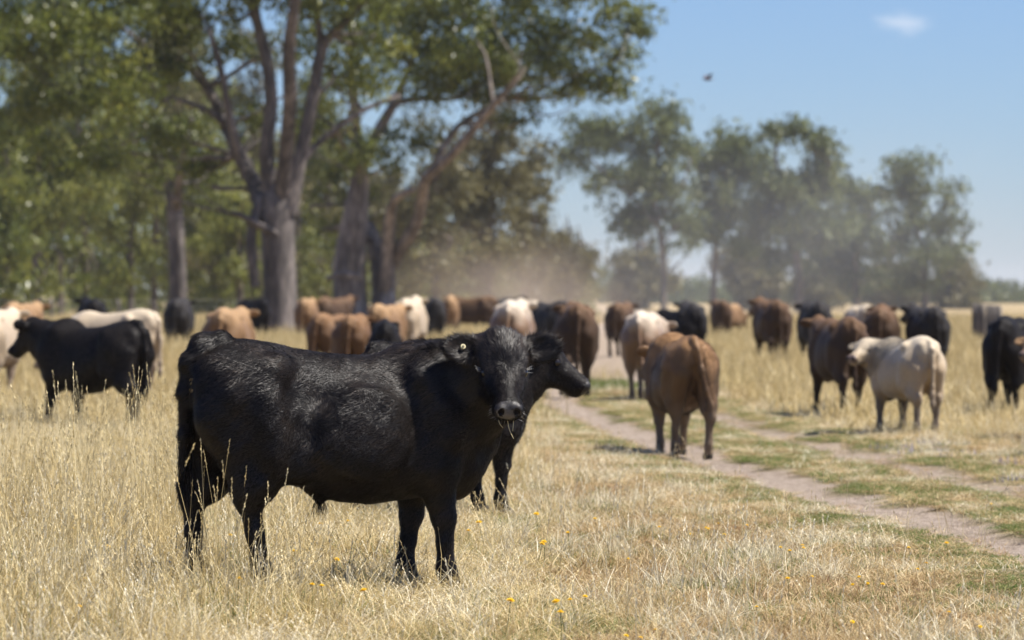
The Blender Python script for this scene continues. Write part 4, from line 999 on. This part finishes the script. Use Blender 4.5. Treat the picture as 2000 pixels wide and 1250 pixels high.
def scatter(name, label, cat, clumps, XY, scl, rg, tilt=.08, idx=None):
    n = len(XY)
    if n == 0: return
    me = bpy.data.meshes.new(name); me.vertices.add(n)
    me.vertices.foreach_set('co', np.column_stack([XY, np.zeros(n)]).astype(np.float32).ravel())
    a = me.attributes.new('idx', 'INT', 'POINT'); a.data.foreach_set('value', (rg.integers(0, len(clumps.objects), n) if idx is None else idx).astype(np.int32))
    rot = np.column_stack([rg.normal(0, tilt, n), rg.normal(0, tilt, n), rg.uniform(0, 6.283, n)]).astype(np.float32)
    a = me.attributes.new('rot', 'FLOAT_VECTOR', 'POINT'); a.data.foreach_set('vector', rot.ravel())
    a = me.attributes.new('scl', 'FLOAT_VECTOR', 'POINT'); a.data.foreach_set('vector', scl.astype(np.float32).ravel())
    o = ob(name, me)
    ng = bpy.data.node_groups.new(name, 'GeometryNodeTree')
    ng.interface.new_socket('Geometry', in_out='INPUT', socket_type='NodeSocketGeometry'); ng.interface.new_socket('Geometry', in_out='OUTPUT', socket_type='NodeSocketGeometry')
    N = ng.nodes; gi = N.new('NodeGroupInput'); go = N.new('NodeGroupOutput')
    ci = N.new('GeometryNodeCollectionInfo'); ci.inputs['Collection'].default_value = clumps
    ci.inputs['Separate Children'].default_value = True; ci.inputs['Reset Children'].default_value = True
    ip = N.new('GeometryNodeInstanceOnPoints'); ip.inputs['Pick Instance'].default_value = True
    def named(nm, ty):
        x = N.new('GeometryNodeInputNamedAttribute'); x.data_type = ty; x.inputs['Name'].default_value = nm; return x.outputs['Attribute']
    L = ng.links
    L.new(gi.outputs[0], ip.inputs['Points']); L.new(ci.outputs[0], ip.inputs['Instance'])
    L.new(named('idx', 'INT'), ip.inputs['Instance Index'])
    er = N.new('FunctionNodeEulerToRotation'); L.new(named('rot', 'FLOAT_VECTOR'), er.inputs[0]); L.new(er.outputs[0], ip.inputs['Rotation'])
    L.new(named('scl', 'FLOAT_VECTOR'), ip.inputs['Scale']); L.new(ip.outputs[0], go.inputs[0])
    o.modifiers.new('scatter', 'NODES').node_group = ng
    tag(o, label, cat, kind='stuff')
    return o
rg = np.random.default_rng(77)
tallc = collection_of('tall_clumps', [blade_clump('a_bleached_%d' % q, M['wisp'], 34, .14, .36, .0025, 1.0, rg, heads=3, seg=4) for q in range(4)] + [blade_clump('b_dry_%d' % q, M['dry'], 40, .14, .34, .0026, 1.0, rg, heads=2, seg=4) for q in range(6)]
                      + [blade_clump('c_green_%d' % q, M['green'], 38, .13, .24, .0024, .9, rg, seg=3) for q in range(2)] + [blade_clump('d_seeding_%d' % q, M['dry'], 16, .14, .46, .0020, .9, rg, heads=7, seg=4) for q in range(2)])
def pick(noise, sizes, cuts, rg):      # which clump kind grows where
    g = np.searchsorted(np.array(cuts), noise + rg.normal(0, .22, len(noise))); st = np.concatenate([[0], np.cumsum(sizes)])
    return st[g] + (rg.uniform(0, 1, len(g)) * np.array(sizes)[g]).astype(int)
tuftc = collection_of('tuft_clumps', [blade_clump('a_rust_%d' % q, M['rust'], 40, .09, .12, .0026, 1.3, rg, seg=3) for q in range(4)] + [blade_clump('b_tan_%d' % q, M['tuft'], 40, .09, .14, .0026, 1.3, rg, seg=3) for q in range(5)] + [blade_clump('c_pale_%d' % q, M['wisp'], 36, .09, .16, .0025, 1.3, rg, heads=1, seg=3) for q in range(3)])
greenc = collection_of('green_clumps', [blade_clump('green_clump', M['green'], 44, .10, .10, .0023, .9, rg, seg=3) for _ in range(6)])
farc = collection_of('far_clumps', [blade_clump('far_clump', M['dry'], 34, .32, .32, .006, .7, rg, seg=2) for _ in range(6)])
stemc = collection_of('stem_clumps', [blade_clump('stem_clump', M['tuft'], 3, .05, .30, .0012, .35, rg, heads=2, seg=3) for _ in range(6)])
def area(y0, y1, dens, margin):
    n = int(dens * (0.12 * (y1 ** 2 - y0 ** 2) + 2 * margin * (y1 - y0)))
    u = rg.uniform(0, 1, n * 2); Y = y0 + (y1 - y0) * u; w = .12 * Y + margin
    keep = rg.uniform(0, 1, n * 2) < w / (.12 * y1 + margin); Y = Y[keep][:n]; w = w[keep][:n]
    return rg.uniform(-1, 1, len(Y)) * w, Y
def lowx(X, Y):      # taller to the left, and lush toward the near left
    return np.interp(X, [-6, -2.2, -1.3, -.8, -.3, .3], [1.2, 1.15, .88, .58, .36, .34])
X, Y = area(14.5, 46, 58, 2.6); tr, gr, ta, n1, n2, n3 = fields(X, Y)
k = (rg.uniform(0, 1, len(X)) < ta * .98) & (tr < .25); X, Y, n1, n2, n3 = X[k], Y[k], n1[k], n2[k], n3[k]
s = np.where(Y < 30, lowx(X, Y), 1.0) * (0.86 + .34 * n1 + .30 * n3) * rg.uniform(.5, 1.3, len(X)); s = np.clip(s, .25, 1.7)
s *= np.interp(Y, [14, 17.5, 20, 28, 34], [.8, .9, 1.0, .85, .48])
scatter('long_dry_grass', 'long pale dry grass with seed heads around the black steers', 'grass', tallc, np.column_stack([X, Y]), np.column_stack([np.ones(len(X)), np.ones(len(X)), s]), rg, .14, pick(n3 * .7 + n1 * .6, (4, 6, 2, 2), (-.15, .62, .85), rg))
X, Y = area(14.5, 62, 120, 2.2); tr, gr, ta, n1, n2, n3 = fields(X, Y)
k = (rg.uniform(0, 1, len(X)) < (1 - .75 * ta)) & (rg.uniform(0, 1, len(X)) > tr * 1.05) & (rg.uniform(0, 1, len(X)) > gr * .6)
X, Y, n1, n3 = X[k], Y[k], n1[k], n3[k]
s = np.clip((.60 + .35 * n1 + .45 * n3) * rg.uniform(.4, 1.6, len(X)), .12, 2.0) * verge(X, Y)
scatter('short_dry_grass', 'short trampled tan grass beside the wheel tracks', 'grass', tuftc, np.column_stack([X, Y]), np.column_stack([np.ones(len(X)) * 1.1, np.ones(len(X)) * 1.1, s]), rg, .15, pick(n1 * .6 + n3 * .6, (4, 5, 3), (-.15, .5), rg))
X, Y = area(14.5, 70, 120, 2.2); tr, gr, ta, n1, n2, n3 = fields(X, Y)
k = (rg.uniform(0, 1, len(X)) < np.maximum(gr * .9, .10 + .5 * sstep(.0, .8, n1 + .5 * n2) * (Y < 34))) & (tr < .35) ; X, Y, n1, n3 = X[k], Y[k], n1[k], n3[k]
s = np.clip((.75 + .35 * n3) * rg.uniform(.5, 1.4, len(X)), .25, 1.8) * np.maximum(.3, verge(X, Y))
scatter('green_grass', 'low green grass fringing the wheel tracks', 'grass', greenc, np.column_stack([X, Y]), np.column_stack([np.ones(len(X)), np.ones(len(X)), s]), rg, .1)
X, Y = area(44, 120, 9, 3); tr, gr, ta, n1, n2, n3 = fields(X, Y)
X2, Y2 = area(120, 240, 4.5, 4); tr2, gr2, ta2, m1, m2, m3 = fields(X2, Y2)
X, Y, tr, ta, n1, n3, gr = [np.concatenate(q) for q in ((X, X2), (Y, Y2), (tr, tr2), (ta, ta2), (n1, m1), (n3, m3), (gr, gr2))]
k = (rg.uniform(0, 1, len(X)) < ta) & (tr < .3); X, Y, n1, n3 = X[k], Y[k], n1[k], n3[k]
s = np.clip((.85 + .25 * n1) * rg.uniform(.55, 1.2, len(X)), .3, 1.5) * np.interp(Y, [50, 75, 110], [1.0, 1.5, 1.75])
scatter('paddock_grass', 'standing straw-coloured grass of the paddock under the herd', 'grass', farc, np.column_stack([X, Y]), np.column_stack([np.ones(len(X)) * 1.2, np.ones(len(X)) * 1.2, s]), rg, .1)
X, Y = area(15, 34, 3.2, 2); tr, gr, ta, n1, n2, n3 = fields(X, Y); k = (tr < .2) & (X > -.4); X, Y = X[k], Y[k]
scatter('seeding_stems', 'thin dark seeding stems standing in the short grass', 'stems', stemc, np.column_stack([X, Y]), rg.uniform(.5, 1.1, (len(X), 1)) * np.ones((1, 3)), rg, .15)
# lilac weed patch at the right
lil = [blade_clump('lilac_clump', M['lilac'], 16, .10, .10, .006, .5, rg, seg=2) for _ in range(3)]
X = rg.uniform(3.2, 5.6, 170); Y = rg.uniform(32, 41.5, 170); tr, gr, ta, n1, n2, n3 = fields(X, Y); k = (n1 > -.1) & (tr < .3)
scatter('lilac_weeds', 'patch of greyish lilac flowering weeds on the green verge', 'weeds', collection_of('lilac_clumps', lil), np.column_stack([X[k], Y[k]]), rg.uniform(.6, 1.2, (k.sum(), 1)) * np.ones((1, 3)), rg, .1)

# yellow flowers, one object each
def flower():
    rgf = np.random.default_rng(3)
    st = mesh_np('stem', *tube([(0, 0, 0), (.006, .003, .08), (.0, .0, .16)], [.0016, .0013, .0012], 5, .05, 0), [M['green']])
    V, F = [], []
    for ring, (nn, r, z) in enumerate(((13, .0165, .0), (10, .012, .003), (7, .007, .006))):
        for i in range(nn):
            a = 6.283 * i / nn + ring * .3; d = np.array([math.cos(a), math.sin(a), 0]); s_ = np.array([-d[1], d[0], 0]); b_ = len(V)
            V += [np.array([0, 0, z]), d * r * .7 + s_ * .0032 + [0, 0, z + .003], d * r + [0, 0, z + .004], d * r * .7 - s_ * .0032 + [0, 0, z + .003]]; F.append([b_, b_ + 1, b_ + 2, b_ + 3])
    return st, mesh_np('flower_head', np.array(V) + [0, 0, .16], np.array(F), [M['petal']], smooth=False)
FST, FHD = flower()
fpx = [(1048, 1011), (1060, 1069), (1042, 1070), (1381, 1010), (1518, 1058), (1548, 1018), (1547, 1072), (1560, 1056), (1572, 1055), (1692, 1112), (1706, 1138), (1714, 1140), (1774, 1058), (1782, 1102), (1804, 1102), (1849, 1054), (1932, 965),
       (1130, 1193), (1092, 1240), (1137, 1163), (1107, 1208), (1210, 1242), (1391, 1012), (1395, 1009), (1455, 1015), (1233, 1075), (1678, 1127), (1578, 1125), (1910, 1211), (1284, 1240), (693, 1110), (620, 1025), (683, 1022), (645, 1099), (606, 1165), (453, 1165),
       (158, 1218), (88, 1148), (172, 1140), (154, 1041), (87, 1178), (300, 1118), (122, 957), (65, 900), (444, 1068), (576, 1095), (631, 1170), (736, 1187), (980, 1210), (940, 1035), (914, 1040), (208, 1070), (1540, 1128), (1290, 1020), (1350, 1035), (1410, 1040), (1165, 1004), (1110, 1052), (1240, 1246), (1480, 1180), (1845, 1190), (1655, 1205)]
for i, (px, py) in enumerate(fpx):
    x, y = gp(px, py + 50)
    if y < 15.2: y = 15.2; x = gx(px, y)
    near_left = x < .3
    o = empty('yellow_flower', (x, y, 0), i * 1.3, random.uniform(.6, .8) * (1.5 if near_left else 1.0))
    o.rotation_euler = (random.gauss(0, .15) + .25, random.gauss(0, .15), i * .0)
    ob('stem', FST, o); ob('flower_head', FHD, o)
    tag(o, 'small yellow flower on a thin stem standing in the grass', 'flower', 'yellow flowers in the grass')

# ------------------------------------------------------------------ bird
def bird():
    D = 95; root = empty('bird', (gx(1382, D), D, gz(155, D)), R(200))
    f = Field((-.2, -.12, -.1), (.2, .12, .1), .008)
    f.ell((0, 0, 0), (.09, .035, .036), .02); f.ell((.085, 0, .018), (.03, .026, .026), .02); f.cone((.11, 0, .017), (.135, 0, .012), .009, .004, .01); f.ell((-.11, 0, .0), (.06, .022, .009), .02)
    V, Q = f.mesh(); ob('body', mesh_np('bird_body', V, Q, [M['birdm']]), root)
    for s in (-1, 1):
        P = [(.03, s * .03, .02), (.045, s * .12, .085), (.0, s * .22, .12), (-.05, s * .20, .11), (-.045, s * .12, .075), (-.03, s * .03, .012)]
        V = np.array(P + [(p[0], p[1], p[2] - .006) for p in P])
        F = [[0, 1, 4, 5], [1, 2, 3, 4], [6, 7, 10, 11], [7, 8, 9, 10]] + [[i, (i + 1) % 6, (i + 1) % 6 + 6, i + 6] for i in range(6)]
        ob('wing', mesh_np('wing', V, np.array(F), [M['birdm']]), root)
    tag(root, 'small dark bird flying in the clear sky above the distant gums', 'bird')
M['birdm'] = plain('bird', (0.10, 0.10, 0.13), 0.6, 0.3, 20)
bird()

# ------------------------------------------------------------------ air: thin haze everywhere, raised dust behind the herd
def box_mesh(name, lo, hi):
    V = [(x, y, z) for x in (lo[0], hi[0]) for y in (lo[1], hi[1]) for z in (lo[2], hi[2])]
    F = [(0, 1, 3, 2), (4, 6, 7, 5), (0, 4, 5, 1), (2, 3, 7, 6), (0, 2, 6, 4), (1, 5, 7, 3)]
    return mesh_np(name, np.array(V), np.array(F), smooth=False)
def volume_mat(name, c, dens, aniso=0.2):
    m = bpy.data.materials.new(name); m.use_nodes = True; nt = m.node_tree; nt.nodes.clear()
    v = nt.nodes.new('ShaderNodeVolumePrincipled'); v.inputs['Color'].default_value = (*c, 1); v.inputs['Density'].default_value = dens; v.inputs['Anisotropy'].default_value = aniso
    o = nt.nodes.new('ShaderNodeOutputMaterial'); nt.links.new(v.outputs[0], o.inputs['Volume'])
    return m, nt, v
HAZE = True
if HAZE:
    me = box_mesh('haze', (-3100, -700, -1.5), (3100, 6100, 34)); m, nt, v = volume_mat('haze', (0.88, 0.92, 1.0), 0.00011); me.materials.append(m)
    tag(ob('haze', me), 'thin pale haze over the whole paddock', 'haze', kind='stuff')
DUST = True
if DUST:
    import bmesh
    bm = bmesh.new(); bmesh.ops.create_icosphere(bm, subdivisions=4, radius=1.0)
    for v_ in bm.verts:
        c = np.array(v_.co)[None, :]; v_.co *= float(1 + .12 * vnoise(c, 2.0, 9)[0])
    me = bpy.data.meshes.new('dust'); bm.to_mesh(me); bm.free()
    m, nt, v = volume_mat('dust', (0.80, 0.66, 0.54), 0.0, 0.1)
    tc = nt.nodes.new('ShaderNodeTexCoord'); ln_ = nt.nodes.new('ShaderNodeVectorMath'); ln_.operation = 'LENGTH'; nt.links.new(tc.outputs['Object'], ln_.inputs[0])
    fall = nt.nodes.new('ShaderNodeMapRange'); fall.interpolation_type = 'SMOOTHSTEP'; fall.inputs['From Min'].default_value = .85; fall.inputs['From Max'].default_value = .1; nt.links.new(ln_.outputs['Value'], fall.inputs['Value'])
    nn = nt.nodes.new('ShaderNodeTexNoise'); nn.inputs['Scale'].default_value = 2.6; nn.inputs['Detail'].default_value = 3; nt.links.new(tc.outputs['Object'], nn.inputs['Vector'])
    nr = nt.nodes.new('ShaderNodeMapRange'); nr.inputs['From Min'].default_value = .3; nr.inputs['From Max'].default_value = .7; nt.links.new(nn.outputs[0], nr.inputs['Value'])
    mu = nt.nodes.new('ShaderNodeMath'); mu.operation = 'MULTIPLY'; nt.links.new(fall.outputs[0], mu.inputs[0]); nt.links.new(nr.outputs[0], mu.inputs[1])
    m2 = nt.nodes.new('ShaderNodeMath'); m2.operation = 'MULTIPLY'; m2.inputs[1].default_value = 0.05; nt.links.new(mu.outputs[0], m2.inputs[0]); nt.links.new(m2.outputs[0], v.inputs['Density'])
    me.materials.append(m)
    o = ob('dust_cloud', me); o.location = (gx(985, 205), 205, .5); o.scale = (9.5, 22.0, 6.2)
    tag(o, 'cloud of brown dust raised behind the herd', 'dust', kind='stuff')
    m_thin = m.copy(); m_thin.name = 'thin_dust'
    for nd in m_thin.node_tree.nodes:
        if nd.type == 'PRINCIPLED_VOLUME': nd.inputs['Color'].default_value = (.84, .84, .86, 1)
        if nd.type == 'MATH' and not nd.inputs[1].is_linked: nd.inputs[1].default_value = 0.0055
    me2 = me.copy(); me2.materials.clear(); me2.materials.append(m_thin)
    o = ob('drifting_dust', me2); o.location = (19, 300, 4.0); o.scale = (38, 45, 17)
    tag(o, 'thin veil of dust drifting before the distant gums', 'dust', kind='stuff')
